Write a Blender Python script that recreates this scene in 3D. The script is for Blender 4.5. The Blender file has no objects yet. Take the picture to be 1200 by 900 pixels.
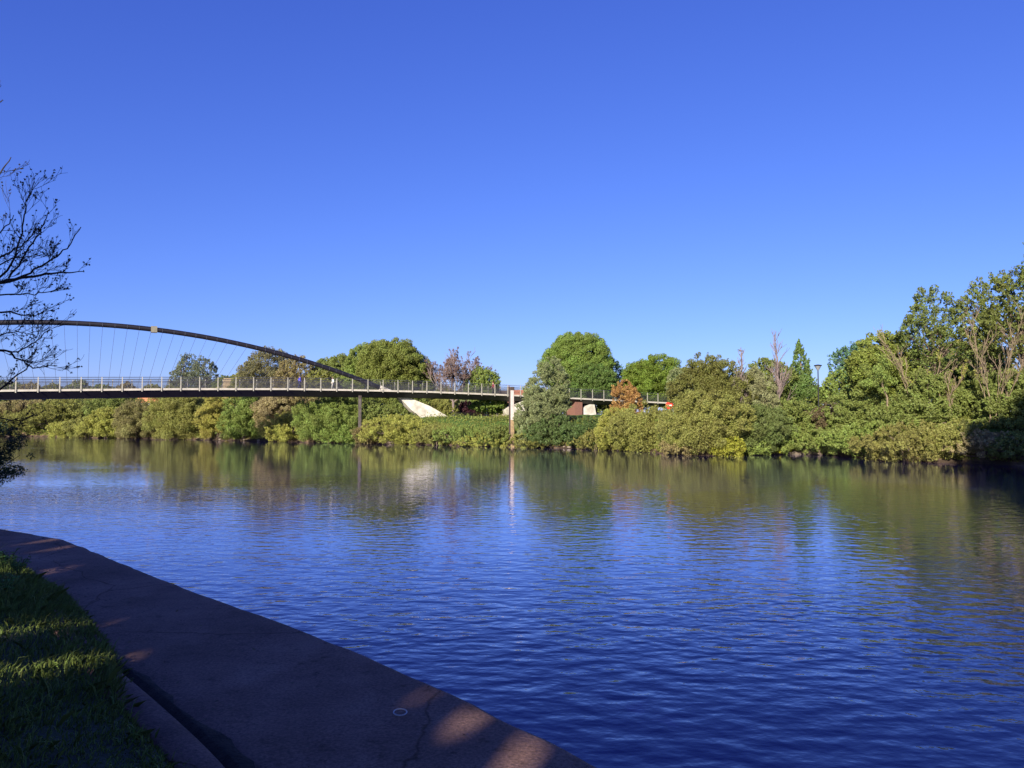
import bpy, math
import numpy as np
from mathutils import Vector, Matrix

R = math.radians
F = 900.0                      # focal length in photo pixels (1200 wide)
CAMH = 2.8
PITCH = math.atan(43/900.0)
cp, sp = math.cos(PITCH), math.sin(PITCH)
SUN_AZ, SUN_EL = R(-22), R(19)     # azimuth measured from straight behind the camera, + = right
SUN = np.array([math.sin(SUN_AZ)*math.cos(SUN_EL), -math.cos(SUN_AZ)*math.cos(SUN_EL), math.sin(SUN_EL)])

scene = bpy.context.scene
col = scene.collection
C0 = np.array([0, 0, CAMH])

# ------------------------------------------------------------------ helpers
def ray(x, y):
    a, b = (x-600)/F, (450-y)/F
    return np.array([a, cp - b*sp, sp + b*cp])
def at_z(x, y, z):
    d = ray(x, y); return C0 + d*((z-CAMH)/d[2])
def at_Y(x, y, Y):
    d = ray(x, y); return C0 + d*(Y/d[1])

def mesh_np(name, verts, faces_flat, counts, smooth=False, attr=None):
    me = bpy.data.meshes.new(name)
    verts = np.asarray(verts, dtype=np.float32)
    n = len(counts)
    me.vertices.add(len(verts)); me.vertices.foreach_set('co', verts.ravel())
    me.loops.add(len(faces_flat)); me.loops.foreach_set('vertex_index', np.asarray(faces_flat, dtype=np.int32))
    me.polygons.add(n)
    counts = np.asarray(counts, dtype=np.int32)
    starts = np.concatenate([[0], np.cumsum(counts)[:-1]]).astype(np.int32)
    me.polygons.foreach_set('loop_start', starts)
    me.polygons.foreach_set('loop_total', counts)
    if smooth: me.polygons.foreach_set('use_smooth', np.ones(n, dtype=bool))
    me.update(calc_edges=True)
    if attr is not None:
        a = me.attributes.new('var', 'FLOAT', 'FACE'); a.data.foreach_set('value', np.asarray(attr, dtype=np.float32))
    me.validate()
    return me

class MB:
    """collects polygons, builds one mesh"""
    def __init__(s): s.v = []; s.f = []; s.n = 0
    def add(s, verts, faces):
        s.v.append(np.asarray(verts, dtype=float)); s.f += [[i+s.n for i in f] for f in faces]; s.n += len(verts)
    def box(s, c, size, ux=(1,0,0), uy=(0,1,0), uz=(0,0,1)):
        c = np.array(c, float); ux, uy, uz = [np.array(k, float) for k in (ux, uy, uz)]
        v = [c + ux*size[0]/2*a + uy*size[1]/2*b + uz*size[2]/2*d for d in (-1,1) for b in (-1,1) for a in (-1,1)]
        s.add(v, [(0,2,3,1),(4,5,7,6),(0,1,5,4),(2,6,7,3),(0,4,6,2),(1,3,7,5)])
    def tube(s, pts, rad, sides=6, cap=True):
        pts = np.asarray(pts, float); n = len(pts)
        if np.isscalar(rad): rad = [rad]*n
        t = np.gradient(pts, axis=0); t /= (np.linalg.norm(t, axis=1)[:, None]+1e-9)
        ref = np.array([0,0,1.0]) if abs(t[0][2]) < .9 else np.array([1.0,0,0])
        V = []
        for i in range(n):
            a = np.cross(t[i], ref); a /= np.linalg.norm(a)+1e-9; b = np.cross(t[i], a)
            for k in range(sides):
                q = 2*math.pi*k/sides
                V.append(pts[i] + rad[i]*(math.cos(q)*a + math.sin(q)*b))
        Fc = []
        for i in range(n-1):
            for k in range(sides):
                k2 = (k+1) % sides
                Fc.append((i*sides+k, i*sides+k2, (i+1)*sides+k2, (i+1)*sides+k))
        if cap:
            Fc.append(tuple(range(sides))[::-1]); Fc.append(tuple((n-1)*sides+k for k in range(sides)))
        s.add(V, Fc)
    def lathe(s, prof, c=(0,0,0), sides=16):
        V = []; Fc = []
        for (r, z) in prof:
            for k in range(sides):
                q = 2*math.pi*k/sides; V.append((c[0]+r*math.cos(q), c[1]+r*math.sin(q), c[2]+z))
        for i in range(len(prof)-1):
            for k in range(sides):
                k2 = (k+1) % sides
                Fc.append((i*sides+k, i*sides+k2, (i+1)*sides+k2, (i+1)*sides+k))
        Fc.append(tuple(range(sides))[::-1]); Fc.append(tuple((len(prof)-1)*sides+k for k in range(sides)))
        s.add(V, Fc)
    def prism(s, poly, ext):
        """poly: 3D points (planar), ext: extrusion vector"""
        n = len(poly); ext = np.array(ext, float)
        V = [np.array(p, float) for p in poly] + [np.array(p, float)+ext for p in poly]
        Fc = [tuple(range(n))[::-1], tuple(range(n, 2*n))]
        for i in range(n):
            j = (i+1) % n; Fc.append((i, j, n+j, n+i))
        s.add(V, Fc)
    def mesh(s, name, smooth=False):
        me = bpy.data.meshes.new(name)
        me.from_pydata([tuple(map(float, p)) for p in np.concatenate(s.v)], [], s.f)
        if smooth: me.polygons.foreach_set('use_smooth', np.ones(len(me.polygons), dtype=bool))
        me.update(); return me
    def build(s, name, mat, parent=None, smooth=False):
        return link(name, s.mesh(name, smooth), mat, parent)

def link(name, me, mat, parent=None):
    o = bpy.data.objects.new(name, me); col.objects.link(o)
    if mat is not None and me is not None and len(me.materials) == 0: me.materials.append(mat)
    if parent is not None: o.parent = parent
    return o
def tag(o, label=None, cat=None, group=None, kind=None):
    if label: o['label'] = label
    if cat: o['category'] = cat
    if group: o['group'] = group
    if kind: o['kind'] = kind
    return o
def empty(name, loc, rz=0, label=None, cat=None, group=None):
    o = bpy.data.objects.new(name, None); col.objects.link(o)
    o.location = tuple(map(float, loc)); o.rotation_euler = (0, 0, rz); o.empty_display_size = .2
    return tag(o, label, cat, group)
def copy_tree(o, parent=None):
    c = o.copy(); col.objects.link(c); c.parent = parent
    for ch in [k for k in col.objects if k.parent == o]: copy_tree(ch, c)
    return c

# ------------------------------------------------------------------ materials
def new_mat(name):
    m = bpy.data.materials.new(name); m.use_nodes = True
    nt = m.node_tree; nt.nodes.clear(); return m, nt, nt.nodes, nt.links
def ramp(N, L, src, stops):
    r = N.new('ShaderNodeValToRGB'); L.new(src, r.inputs[0])
    e = r.color_ramp.elements
    while len(e) < len(stops): e.new(0.5)
    for k, (p, c) in enumerate(stops):
        e[k].position = p; e[k].color = (*c, 1)
    return r.outputs[0]
def noise(N, L, scale, detail=4, coord=None, rough=.55, stretch=None):
    n = N.new('ShaderNodeTexNoise'); n.inputs['Scale'].default_value = scale
    n.inputs['Detail'].default_value = detail; n.inputs['Roughness'].default_value = rough
    if stretch:
        mp = N.new('ShaderNodeMapping'); mp.inputs['Scale'].default_value = stretch[0]
        mp.inputs['Rotation'].default_value = stretch[1]
        L.new(coord, mp.inputs[0]); L.new(mp.outputs[0], n.inputs['Vector'])
    elif coord is not None: L.new(coord, n.inputs['Vector'])
    return n.outputs[0]
def surf(name, c1, c2=None, scale=3, rough=.7, metal=0, bump=0.1, bscale=None, spec=.4, detail=6):
    m, nt, N, L = new_mat(name)
    tc = N.new('ShaderNodeTexCoord').outputs['Object']
    p = N.new('ShaderNodeBsdfPrincipled'); out = N.new('ShaderNodeOutputMaterial')
    c2 = c2 or tuple(k*.7 for k in c1)
    L.new(ramp(N, L, noise(N, L, scale, detail, tc), [(.35, c2), (.65, c1)]), p.inputs['Base Color'])
    p.inputs['Roughness'].default_value = rough; p.inputs['Metallic'].default_value = metal
    p.inputs['Specular IOR Level'].default_value = spec
    if bump:
        b = N.new('ShaderNodeBump'); b.inputs['Strength'].default_value = bump; b.inputs['Distance'].default_value = .02
        L.new(noise(N, L, bscale or scale*6, 4, tc), b.inputs['Height']); L.new(b.outputs[0], p.inputs['Normal'])
    L.new(p.outputs[0], out.inputs[0]); return m

def leaf_material(name, transl=.35):
    m, nt, N, L = new_mat(name)
    oi = N.new('ShaderNodeObjectInfo')
    at = N.new('ShaderNodeAttribute'); at.attribute_name = 'var'
    hs = N.new('ShaderNodeHueSaturation')
    mh = N.new('ShaderNodeMapRange'); mh.inputs[3].default_value = .478; mh.inputs[4].default_value = .522
    mv = N.new('ShaderNodeMapRange'); mv.inputs[3].default_value = .85; mv.inputs[4].default_value = 1.9
    L.new(at.outputs['Fac'], mh.inputs[0]); L.new(at.outputs['Fac'], mv.inputs[0])
    L.new(oi.outputs['Color'], hs.inputs['Color']); L.new(mh.outputs[0], hs.inputs['Hue']); L.new(mv.outputs[0], hs.inputs['Value'])
    p = N.new('ShaderNodeBsdfPrincipled'); p.inputs['Roughness'].default_value = .55; p.inputs['Specular IOR Level'].default_value = .25
    tr = N.new('ShaderNodeBsdfTranslucent'); mx = N.new('ShaderNodeMixShader'); mx.inputs[0].default_value = transl
    out = N.new('ShaderNodeOutputMaterial')
    L.new(hs.outputs[0], p.inputs['Base Color']); L.new(hs.outputs[0], tr.inputs[0])
    L.new(p.outputs[0], mx.inputs[1]); L.new(tr.outputs[0], mx.inputs[2]); L.new(mx.outputs[0], out.inputs[0])
    return m

LEAF = leaf_material('leaf', .42)
GRASS = leaf_material('grass_blade', .3)
BARK = surf('bark', (.16,.12,.085), (.07,.05,.035), 6, .9, bump=.5)
BARK_PALE = surf('pale_bark', (.2,.15,.095), (.11,.08,.05), 5, .9, bump=.4)
BARK_DARK = surf('dark_bark', (.045,.035,.03), (.02,.016,.014), 8, .9, bump=.4)
BARK_GREY = surf('grey_bark', (.19,.14,.13), (.12,.09,.085), 6, .9, bump=.4)
CONC_W = surf('white_concrete', (.6,.55,.48), (.36,.32,.26), 1.2, .8, bump=.15)
STEEL_DK = surf('dark_paint_shade_steel', (.012,.01,.014), (.008,.007,.01), 2, .45, bump=.03)  # dark arch paint, also standing in for the girder's shaded side
STEEL_LT = surf('galvanised_steel', (.4,.37,.3), (.3,.28,.23), 3, .5, .2, bump=.03)
FASCIA = surf('pale_fascia', (.42,.38,.32), (.33,.3,.25), 1.5, .6, bump=.05)
DECK = surf('deck_surface', (.2,.18,.16), (.14,.13,.12), 4, .9)
WIRE = surf('cable_steel', (.16,.16,.18), (.1,.1,.12), 3, .4, .6, bump=0)

# ------------------------------------------------------------------ camera
cam = bpy.data.cameras.new('camera'); co = bpy.data.objects.new('camera', cam); col.objects.link(co)
co.location = (0, 0, CAMH); co.rotation_euler = (R(90)+PITCH, 0, 0)
cam.sensor_width = 36; cam.lens = 36*F/1200; cam.clip_end = 9000; cam.clip_start = .05
scene.camera = co

# ------------------------------------------------------------------ world & sun
w = bpy.data.worlds.new('World'); scene.world = w; w.use_nodes = True
nt = w.node_tree; nt.nodes.clear(); N, L = nt.nodes, nt.links
sky = N.new('ShaderNodeTexSky'); sky.sky_type = 'NISHITA'; sky.sun_disc = False
sky.sun_elevation = SUN_EL
sky.sun_rotation = math.pi - SUN_AZ          # sun sits behind the camera
sky.altitude = 0; sky.air_density = 1.0; sky.dust_density = 0.2; sky.ozone_density = 4.0
EXPO = 1.17
sep = N.new('ShaderNodeSeparateColor'); cmb = N.new('ShaderNodeCombineColor'); L.new(sky.outputs[0], sep.inputs[0])
for k, (g_, e_) in enumerate(((.0757, 1.08), (.0843, 1.05), (.27, .75))):      # clear deep blue air
    pw = N.new('ShaderNodeMath'); pw.operation = 'POWER'; pw.inputs[1].default_value = e_; L.new(sep.outputs[k], pw.inputs[0])
    ml = N.new('ShaderNodeMath'); ml.operation = 'MULTIPLY'; ml.inputs[1].default_value = g_/.1/2**EXPO; L.new(pw.outputs[0], ml.inputs[0]); L.new(ml.outputs[0], cmb.inputs[k])
bg = N.new('ShaderNodeBackground'); bg.inputs[1].default_value = .1
wo = N.new('ShaderNodeOutputWorld'); L.new(cmb.outputs[0], bg.inputs[0]); L.new(bg.outputs[0], wo.inputs[0])
sl = bpy.data.lights.new('sun', 'SUN'); sl.energy = 5.0; sl.angle = R(.5); sl.color = (1, .92, .78)
so = bpy.data.objects.new('sun', sl); col.objects.link(so)
so.rotation_euler = Vector(SUN).to_track_quat('Z', 'Y').to_euler()
vs = scene.view_settings; vs.view_transform = 'Standard'; vs.look = 'None'; vs.exposure = EXPO; vs.gamma = 1

# ------------------------------------------------------------------ terrain
_bx = [(-150,509.5),(30,511.5),(200,514.5),(300,517),(421,519),(500,521),(600,523.5),(700,526.5),(760,530),(800,533),(850,534.5),
       (900,532),(960,532.5),(1020,537),(1080,541.5),(1150,543.5),(1200,546)]
FARB = [tuple(at_z(x, y, 0)[:2]) for x, y in _bx]
FARB = [(-1500,900),(-420,300)] + FARB + [(48,36),(80,8),(150,-60),(900,-700)]
EP = [(697,900),(627,863),(572,837),(513,809),(446,779),(350,739),(300,721.7),(173,675),(120,653),(70,632),(0,620)]
ZQ = 1.2
EDGE = [tuple(at_z(x, y, ZQ)[:2]) for x, y in EP]
EDGE = [(160,-190),(30,-33),(12,-11)] + [tuple(at_z(830, 968, ZQ)[:2])] + EDGE + [(-9.6,12.2),(-15,15.5),(-34,30),(-75,62),(-160,140),(-420,260),(-1500,800)]
LB = [(283,900),(200,827),(160,793),(123,770),(100,738),(80,713),(57,690),(0,655)]
LAND = [tuple(at_z(x, y, ZQ)[:2]) for x, y in LB]
LAND = [(158,-192),(28.3,-34.5),(10.2,-12.4),(1.3,.9)][:3] + [(.6,.9)] + LAND + [(-8.6,10),(-13.8,13.2),(-33,27.9),(-74,60),(-158.5,138),(-419,257.5),(-1499,797)]

def sdist(px, py, line):
    best = np.full(px.shape, 1e9); sgn = np.ones(px.shape)
    for (ax, ay), (bx, by) in zip(line[:-1], line[1:]):
        dx, dy = bx-ax, by-ay; l2 = dx*dx+dy*dy
        t = np.clip(((px-ax)*dx+(py-ay)*dy)/l2, 0, 1)
        d = np.hypot(px-ax-t*dx, py-ay-t*dy)
        cr = dx*(py-ay)-dy*(px-ax)
        m = d < best-1e-9
        best = np.where(m, d, best); sgn = np.where(m, np.sign(cr), sgn)
    return best*sgn
def wob(x, y, s=1.0):
    return (np.sin(x*.31*s+1.3)*np.cos(y*.27*s)+.6*np.sin(x*.83*s+y*.71*s)+.35*np.sin(x*1.9*s-y*1.55*s+2))
def gh(x, y):
    x = np.asarray(x, float); y = np.asarray(y, float)
    df = sdist(x, y, FARB)                    # left of the direction of travel = land beyond the river
    dn = sdist(x, y, EDGE)                    # EDGE runs right to left: land on its left
    zf = np.interp(df, [-12,-2,-.3,.25,1,2.5,5,8,14,60,400,2500], [-2.5,-1.1,-.2,.22,.75,1.5,2.4,3.0,3.3,3.6,6,14])
    zf = zf + .16*wob(x, y)*np.clip(df/3, 0, 1)
    zn = np.interp(dn, [-6,0,.4,1.2,5,60,400,2500], [-2.5,-2,-2,.9,1.0,1.0,5,14])
    return np.maximum(zf, zn)
def axis(lo, hi, a, b, step):
    core = list(np.arange(a, b+.01, step)); o = []; s = step; v = b
    while v < hi: s *= 1.22; v += s; o.append(v)
    q = []; s = step; v = a
    while v > lo: s *= 1.22; v -= s; q.append(v)
    return np.array(q[::-1]+core+o)
gx = axis(-4000, 4000, -110, 60, .9); gy = axis(-1500, 6000, -20, 150, .9)
XX, YY = np.meshgrid(gx, gy); ZZ = gh(XX, YY)
nx, ny = len(gx), len(gy)
V = np.stack([XX.ravel(), YY.ravel(), ZZ.ravel()], 1)
ii = (np.arange(ny-1)[:, None]*nx + np.arange(nx-1)[None, :]).ravel()
Fq = np.stack([ii, ii+1, ii+1+nx, ii+nx], 1)
me = mesh_np('ground', V, Fq.ravel(), np.full(len(Fq), 4), True)
m, nt, N, L = new_mat('earth_and_grass')
tc = N.new('ShaderNodeTexCoord').outputs['Object']
p = N.new('ShaderNodeBsdfPrincipled'); out = N.new('ShaderNodeOutputMaterial'); p.inputs['Roughness'].default_value = .95
p.inputs['Specular IOR Level'].default_value = .1
sx = N.new('ShaderNodeSeparateXYZ'); L.new(tc, sx.inputs[0])
mr = N.new('ShaderNodeMapRange'); mr.inputs[1].default_value = .1; mr.inputs[2].default_value = 1.3
L.new(sx.outputs[2], mr.inputs[0])
ad = N.new('ShaderNodeMath'); ad.operation = 'MULTIPLY_ADD'; ad.inputs[1].default_value = 1.4; ad.inputs[2].default_value = -.7
L.new(noise(N, L, .8, 6, tc), ad.inputs[0])
a2 = N.new('ShaderNodeMath'); a2.operation = 'ADD'; L.new(ad.outputs[0], a2.inputs[0]); L.new(mr.outputs[0], a2.inputs[1])
L.new(ramp(N, L, a2.outputs[0], [(0, (.05,.035,.025)), (.35, (.19,.13,.08)), (.6, (.1,.12,.03)), (1, (.07,.12,.025))]), p.inputs['Base Color'])
b = N.new('ShaderNodeBump'); b.inputs['Strength'].default_value = .8; b.inputs['Distance'].default_value = .2
L.new(noise(N, L, 2.5, 6, tc), b.inputs['Height']); L.new(b.outputs[0], p.inputs['Normal']); L.new(p.outputs[0], out.inputs[0])
tag(link('ground', me, m), kind='structure')

# ------------------------------------------------------------------ water
m, nt, N, L = new_mat('river_water')
tc = N.new('ShaderNodeTexCoord').outputs['Object']
p = N.new('ShaderNodeBsdfPrincipled'); out = N.new('ShaderNodeOutputMaterial')
p.inputs['Base Color'].default_value = (.005, .009, .06, 1); p.inputs['IOR'].default_value = 1.4
p.inputs['Roughness'].default_value = .03; p.inputs['Specular IOR Level'].default_value = .5
def mth(op, a, b=None, c=None):
    k = N.new('ShaderNodeMath'); k.operation = op
    for i, v in enumerate((a, b, c)):
        if v is None: continue
        if isinstance(v, (int, float)): k.inputs[i].default_value = v
        else: L.new(v, k.inputs[i])
    return k.outputs[0]
n1 = noise(N, L, 1.0, 1.5, tc, .45, ((2.3, 3.6, 1), (0, 0, R(10))))
n2 = noise(N, L, 1.0, 2, tc, .5, ((6.5, 8.5, 1), (0, 0, R(-14))))
n3 = noise(N, L, 1.0, 2, tc, .5, ((.45, .8, 1), (0, 0, R(35))))
patch = noise(N, L, 1.0, 3, tc, .5, ((.025, .11, 1), (0, 0, R(-20))))
pm = N.new('ShaderNodeMapRange'); pm.inputs[1].default_value = .35; pm.inputs[2].default_value = .68
pm.inputs[3].default_value = .42; pm.inputs[4].default_value = 1.5; L.new(patch, pm.inputs[0])
sw = N.new('ShaderNodeSeparateXYZ'); L.new(tc, sw.inputs[0])
yr = N.new('ShaderNodeFloatCurve'); yn = mth('MULTIPLY', sw.outputs[1], 1/100)
cu_ = yr.mapping.curves[0]; cu_.points[0].location = (0, .62); cu_.points[1].location = (1, .08)
for q_ in ((.07, .62), (.14, .5), (.25, .27), (.45, .13)): cu_.points.new(*q_)
yr.mapping.update(); L.new(yn, yr.inputs['Value'])
xr = N.new('ShaderNodeMapRange'); xr.inputs[1].default_value = -60; xr.inputs[2].default_value = -22; xr.inputs[3].default_value = 3.2; xr.inputs[4].default_value = 1; L.new(sw.outputs[0], xr.inputs[0])
amp = mth('MULTIPLY', mth('MULTIPLY', yr.outputs[0], xr.outputs[0]), pm.outputs[0])
hgt = mth('MULTIPLY', mth('ADD', mth('ADD', mth('MULTIPLY', n1, .045), mth('MULTIPLY', n2, .010)), mth('MULTIPLY', n3, .02)), amp)
b = N.new('ShaderNodeBump'); b.inputs['Strength'].default_value = 1; b.inputs['Distance'].default_value = 1.0
L.new(hgt, b.inputs['Height'])
fr = N.new('ShaderNodeFresnel'); fr.inputs[0].default_value = 1.33; L.new(b.outputs[0], fr.inputs['Normal'])
rf = ramp(N, L, fr.outputs[0], [(0, (.02,)*3), (.145, (.17,)*3), (.38, (.64,)*3), (.7, (.9,)*3), (1, (1,)*3)])
gl = N.new('ShaderNodeBsdfGlossy'); gl.inputs['Roughness'].default_value = .03; gl.inputs['Color'].default_value = (.86, .86, 1, 1); L.new(b.outputs[0], gl.inputs['Normal'])
df = N.new('ShaderNodeBsdfDiffuse'); df.inputs['Color'].default_value = (.009, .008, .1, 1)
mw = N.new('ShaderNodeMixShader'); L.new(rf, mw.inputs[0]); L.new(df.outputs[0], mw.inputs[1]); L.new(gl.outputs[0], mw.inputs[2]); L.new(mw.outputs[0], out.inputs[0])
N.remove(p)
wm = MB(); wm.add([(-4000,-1500,0),(4000,-1500,0),(4000,6000,0),(-4000,6000,0)], [(0,1,2,3)])
tag(wm.build('water', m), kind='structure')

# ------------------------------------------------------------------ plants
rng = np.random.default_rng(7)
def unit(v): return v/(np.linalg.norm(v, axis=-1, keepdims=True)+1e-9)
def leaves(cent, rad, cov, ll, lw, rg, droop=0., flat=.85, inner=.35, out_bias=.9):
    """cent (k,3) lobe centres, rad (k,), returns verts, var"""
    P = []; Nn = []; Vr = []
    ll = ll*.56; lw = lw*.54; cov = cov*1.12
    for c, r in zip(cent, rad):
        n = int(cov*4*math.pi*r*r/(ll*lw*.5)*.5)
        if n < 6: n = 6
        d = unit(rg.normal(size=(n, 3)))
        rr = r*(1-inner*rg.random(n)**1.5)*(1+.12*rg.normal(size=n))
        q = c + d*rr[:, None]*np.array([1, 1, flat])
        P.append(q); Nn.append(d*out_bias + rg.normal(size=(n, 3))*.55)
        Vr.append(np.clip(.5 + rg.normal()*.14 + rg.normal(size=n)*.16, 0, 1))
    P = np.concatenate(P); Nn = unit(np.concatenate(Nn)); Vr = np.concatenate(Vr)
    t = rg.normal(size=P.shape); t[:, 2] -= droop*1.6
    t = unit(t - (t*Nn).sum(1)[:, None]*Nn); bt = np.cross(Nn, t)
    s = (.7+.6*rg.random(len(P)))[:, None]
    a = P - t*ll/2*s; c = P + t*ll/2*s; b_ = P + bt*lw/2*s; d_ = P - bt*lw/2*s
    return np.stack([a, b_, c, d_], 1).reshape(-1, 3), Vr
def quads_mesh(name, V, var):
    n = len(var)
    return mesh_np(name, V, np.arange(4*n), np.full(n, 4), False, var)

def curve(a, b, sag, rg, n=6, j=.04):
    a, b = np.array(a, float), np.array(b, float); t = np.linspace(0, 1, n)[:, None]
    p = a*(1-t)+b*t; L_ = np.linalg.norm(b-a)
    p[:, 2] += (sag*L_*4*(t*(1-t))).ravel(); p[1:-1] += rg.normal(size=(n-2, 3))*L_*j
    return p

def grow(mb, p0, d0, length, r0, depth, rg, up=.25, kids=4, spread=.7, tips=None, minr=.008, seg=5, shrink=.62):
    """recursive twigs"""
    p = np.array(p0, float); d = unit(np.array(d0, float)); pts = [p.copy()]; ds = [d.copy()]
    for i in range(seg):
        d = unit(d + rg.normal(size=3)*.13 + np.array([0, 0, up*.16])); p = p + d*length/seg
        pts.append(p.copy()); ds.append(d.copy())
    rad = np.linspace(r0, max(r0*.35, minr), seg+1)
    mb.tube(pts, rad, 5 if r0 > .05 else 3, cap=False)
    if tips is not None and depth == 0: tips.append((pts[-1], ds[-1])); tips.append((pts[-2], ds[-2]))
    if depth > 0:
        for k in range(kids):
            f = .3 + .7*(k+rg.random())/kids; i = min(int(f*seg), seg-1); ff = f*seg-i
            q = pts[i]*(1-ff)+pts[min(i+1, seg)]*ff
            nd = unit(ds[i] + spread*unit(rg.normal(size=3)) + np.array([0, 0, up*.3]))
            grow(mb, q, nd, length*shrink*(.75+.5*rg.random()), max(r0*.5, minr), depth-1, rg, up, kids, spread, tips, minr, max(3, seg-1), shrink)

def env(d, rg_ph, amp):
    return 1 + amp*(np.sin(3.1*d[..., 0]+rg_ph[0])*np.cos(2.7*d[..., 1]+rg_ph[1]) + .6*np.sin(5.3*d[..., 2]+rg_ph[2]+2*d[..., 0]))

def plant(kind, name, loc, H, W, color, label, cat, seed, leaf=.2, cov=1.0, bark=None, group=None, depthscale=1.0, carve=None, crown_from=None):
    rg = np.random.default_rng(seed)
    root = empty(name, loc, 0, label, cat, group)
    mb = MB(); rx = W/2; ry = rx*depthscale; ph = rg.random(3)*6
    var = None
    if kind in ('bush', 'willow', 'tree', 'airy', 'spire', 'mound'):
        if kind in ('bush', 'willow', 'mound'):
            cz, rz, lo = H*.36, H*.64, -.62
            nl = int(72*max(1, (W*H)/30)**.6); lr = (.11, .24)
        elif kind == 'tree':
            cf = crown_from if crown_from is not None else .18
            cz, rz, lo = H*(cf+1)/2, H*(1-cf)/2, -1
            nl = int(125*max(1, (W*H)/60)**.5); lr = (.10, .22)
        elif kind == 'airy':
            cf = crown_from if crown_from is not None else .2
            cz, rz, lo = H*(cf+1)/2, H*(1-cf)/2, -1
            nl = int(120*max(1, (W*H)/60)**.55); lr = (.07, .16)
        else:
            cz, rz, lo = H*.5, H*.5, -1
            nl = 46; lr = (.16, .32)
        d = unit(rg.normal(size=(nl*3, 3))); d = d[d[:, 2] > lo][:nl]
        am = .1 if kind == 'tree' else .14; e = env(d, ph, am)
        rr = ((.6 if kind == 'tree' else .35)+(.4 if kind == 'tree' else .65)*rg.random(len(d))**.45)*e
        lrad = (lr[0]+(lr[1]-lr[0])*rg.random(len(d)))
        size = min(rx, rz*1.15)
        lrad = lrad*size
        c = np.stack([d[:, 0]*(rx-lrad*.75)*rr, d[:, 1]*(ry-lrad*.75)*rr, cz + d[:, 2]*(rz-lrad*.7)*rr], 1)
        if kind == 'spire': c[:, :2] *= (1.15-.95*np.clip(c[:, 2:]/H, 0, 1)); lrad *= .55+.9*(1-np.clip(c[:, 2]/H, 0, 1))
        c[:, 2] = np.maximum(c[:, 2], lrad*.55 if kind in ('bush', 'willow', 'mound') else c[:, 2])
        if kind in ('willow',):      # upright sprays that break the outline
            k = int(nl*1.6); dd = unit(rg.normal(size=(k, 3))); dd[:, 2] = np.abs(dd[:, 2]); ee = env(dd, ph, .13)*(.86+.2*rg.random(k))
            c2 = np.stack([dd[:, 0]*rx*ee, dd[:, 1]*ry*ee, cz+dd[:, 2]*rz*ee], 1)
            c = np.concatenate([c, c2]); lrad = np.concatenate([lrad, size*(.05+.07*rg.random(k))])
            ll, lw, dr = leaf*1.5, leaf*.55, .3
        else:
            k = int(nl*1.4); dd = unit(rg.normal(size=(k*2, 3))); dd = dd[dd[:, 2] > lo*.5][:k]; ee = env(dd, ph, am)*(.88+.16*rg.random(len(dd)))
            c2 = np.stack([dd[:, 0]*rx*ee, dd[:, 1]*ry*ee, cz+dd[:, 2]*rz*ee], 1)
            if kind == 'spire': c2[:, :2] *= (1.15-.95*np.clip(c2[:, 2:]/H, 0, 1))
            c = np.concatenate([c, c2]); lrad = np.concatenate([lrad, size*(.05+.08*rg.random(len(dd)))])
            ll, lw, dr = leaf*1.15, leaf*.75, .1
        c[:, 2] = np.maximum(c[:, 2], .12)
        ks = 110 if kind in ('willow', 'bush', 'mound') else 130
        dd = unit(rg.normal(size=(ks, 3))); dd[:, 2] = np.abs(dd[:, 2])*1.1-.15; ee = env(dd, ph, am)
        sb = np.stack([dd[:, 0]*rx*ee, dd[:, 1]*ry*ee, cz+dd[:, 2]*rz*ee], 1)*np.array([1, 1, 1])
        if kind == 'spire': sb[:, :2] *= (1.15-.95*np.clip(sb[:, 2:]/H, 0, 1))
        sd = unit(unit(dd)*.7+np.array([0, 0, .75])+rg.normal(size=(ks, 3))*.3); sL = (size*(.05+(.09 if kind == 'tree' else .16)*rg.random(ks)))[:, None]; sb[:, :2] *= .95; sb[:, 2] = cz+(sb[:, 2]-cz)*.95
        for f_ in (.0, .35, .7, 1.0):
            c = np.concatenate([c, sb+sd*sL*f_]); lrad = np.concatenate([lrad, np.full(ks, .11-.055*f_)*leaf/.22])
        if kind != 'spire':
            nk = 7; kc = unit(rg.normal(size=(nk, 3)))*np.array([rx, ry, rz])*(.42 if kind != 'airy' else .4); kc[:, 2] = kc[:, 2]*.9+cz
            c = np.concatenate([c, kc]); lrad = np.concatenate([lrad, np.full(nk, size*(.42 if kind != 'airy' else .3))])
        Vl, var = leaves(c, lrad, cov*(.58 if kind == 'airy' else 1), ll, lw, rg, dr, out_bias=.55 if kind == 'willow' else .85)
        # limbs
        if kind in ('tree', 'airy', 'spire'):
            th = H*(.62 if kind != 'spire' else .9); r0 = max(.07, H*.02)
            tr = curve((0, 0, -.4), (rg.normal()*.03*H, rg.normal()*.03*H, th), 0, rg, 8, .01)
            mb.tube(tr, np.linspace(r0, r0*.35, 8), 8)
            pick = rg.choice(nl if nl < len(c) else len(c), size=min(len(c), 34 if kind == 'airy' else 18), replace=False)
            for i in pick:
                f = np.clip((c[i][2]/th)*.72, .12, .97)*7; k = min(int(f), 6); s0 = tr[k]*(1-(f-k))+tr[k+1]*(f-k)
                if kind == 'spire': s0 = tr[min(7, max(1, int(c[i][2]/th*7)))]
                cv = curve(s0, c[i], .06, rg, 5, .04); mb.tube(cv, np.linspace(r0*.38, .02, 5), 5, cap=False)
                for q in range(3 if kind == 'airy' else 1):
                    e2 = c[i]+unit(rg.normal(size=3))*lrad[i]*1.0
                    mb.tube(curve(cv[3], e2, .03, rg, 4, .05), [r0*.14, r0*.1, .015, .012], 3, cap=False)
        else:
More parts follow.
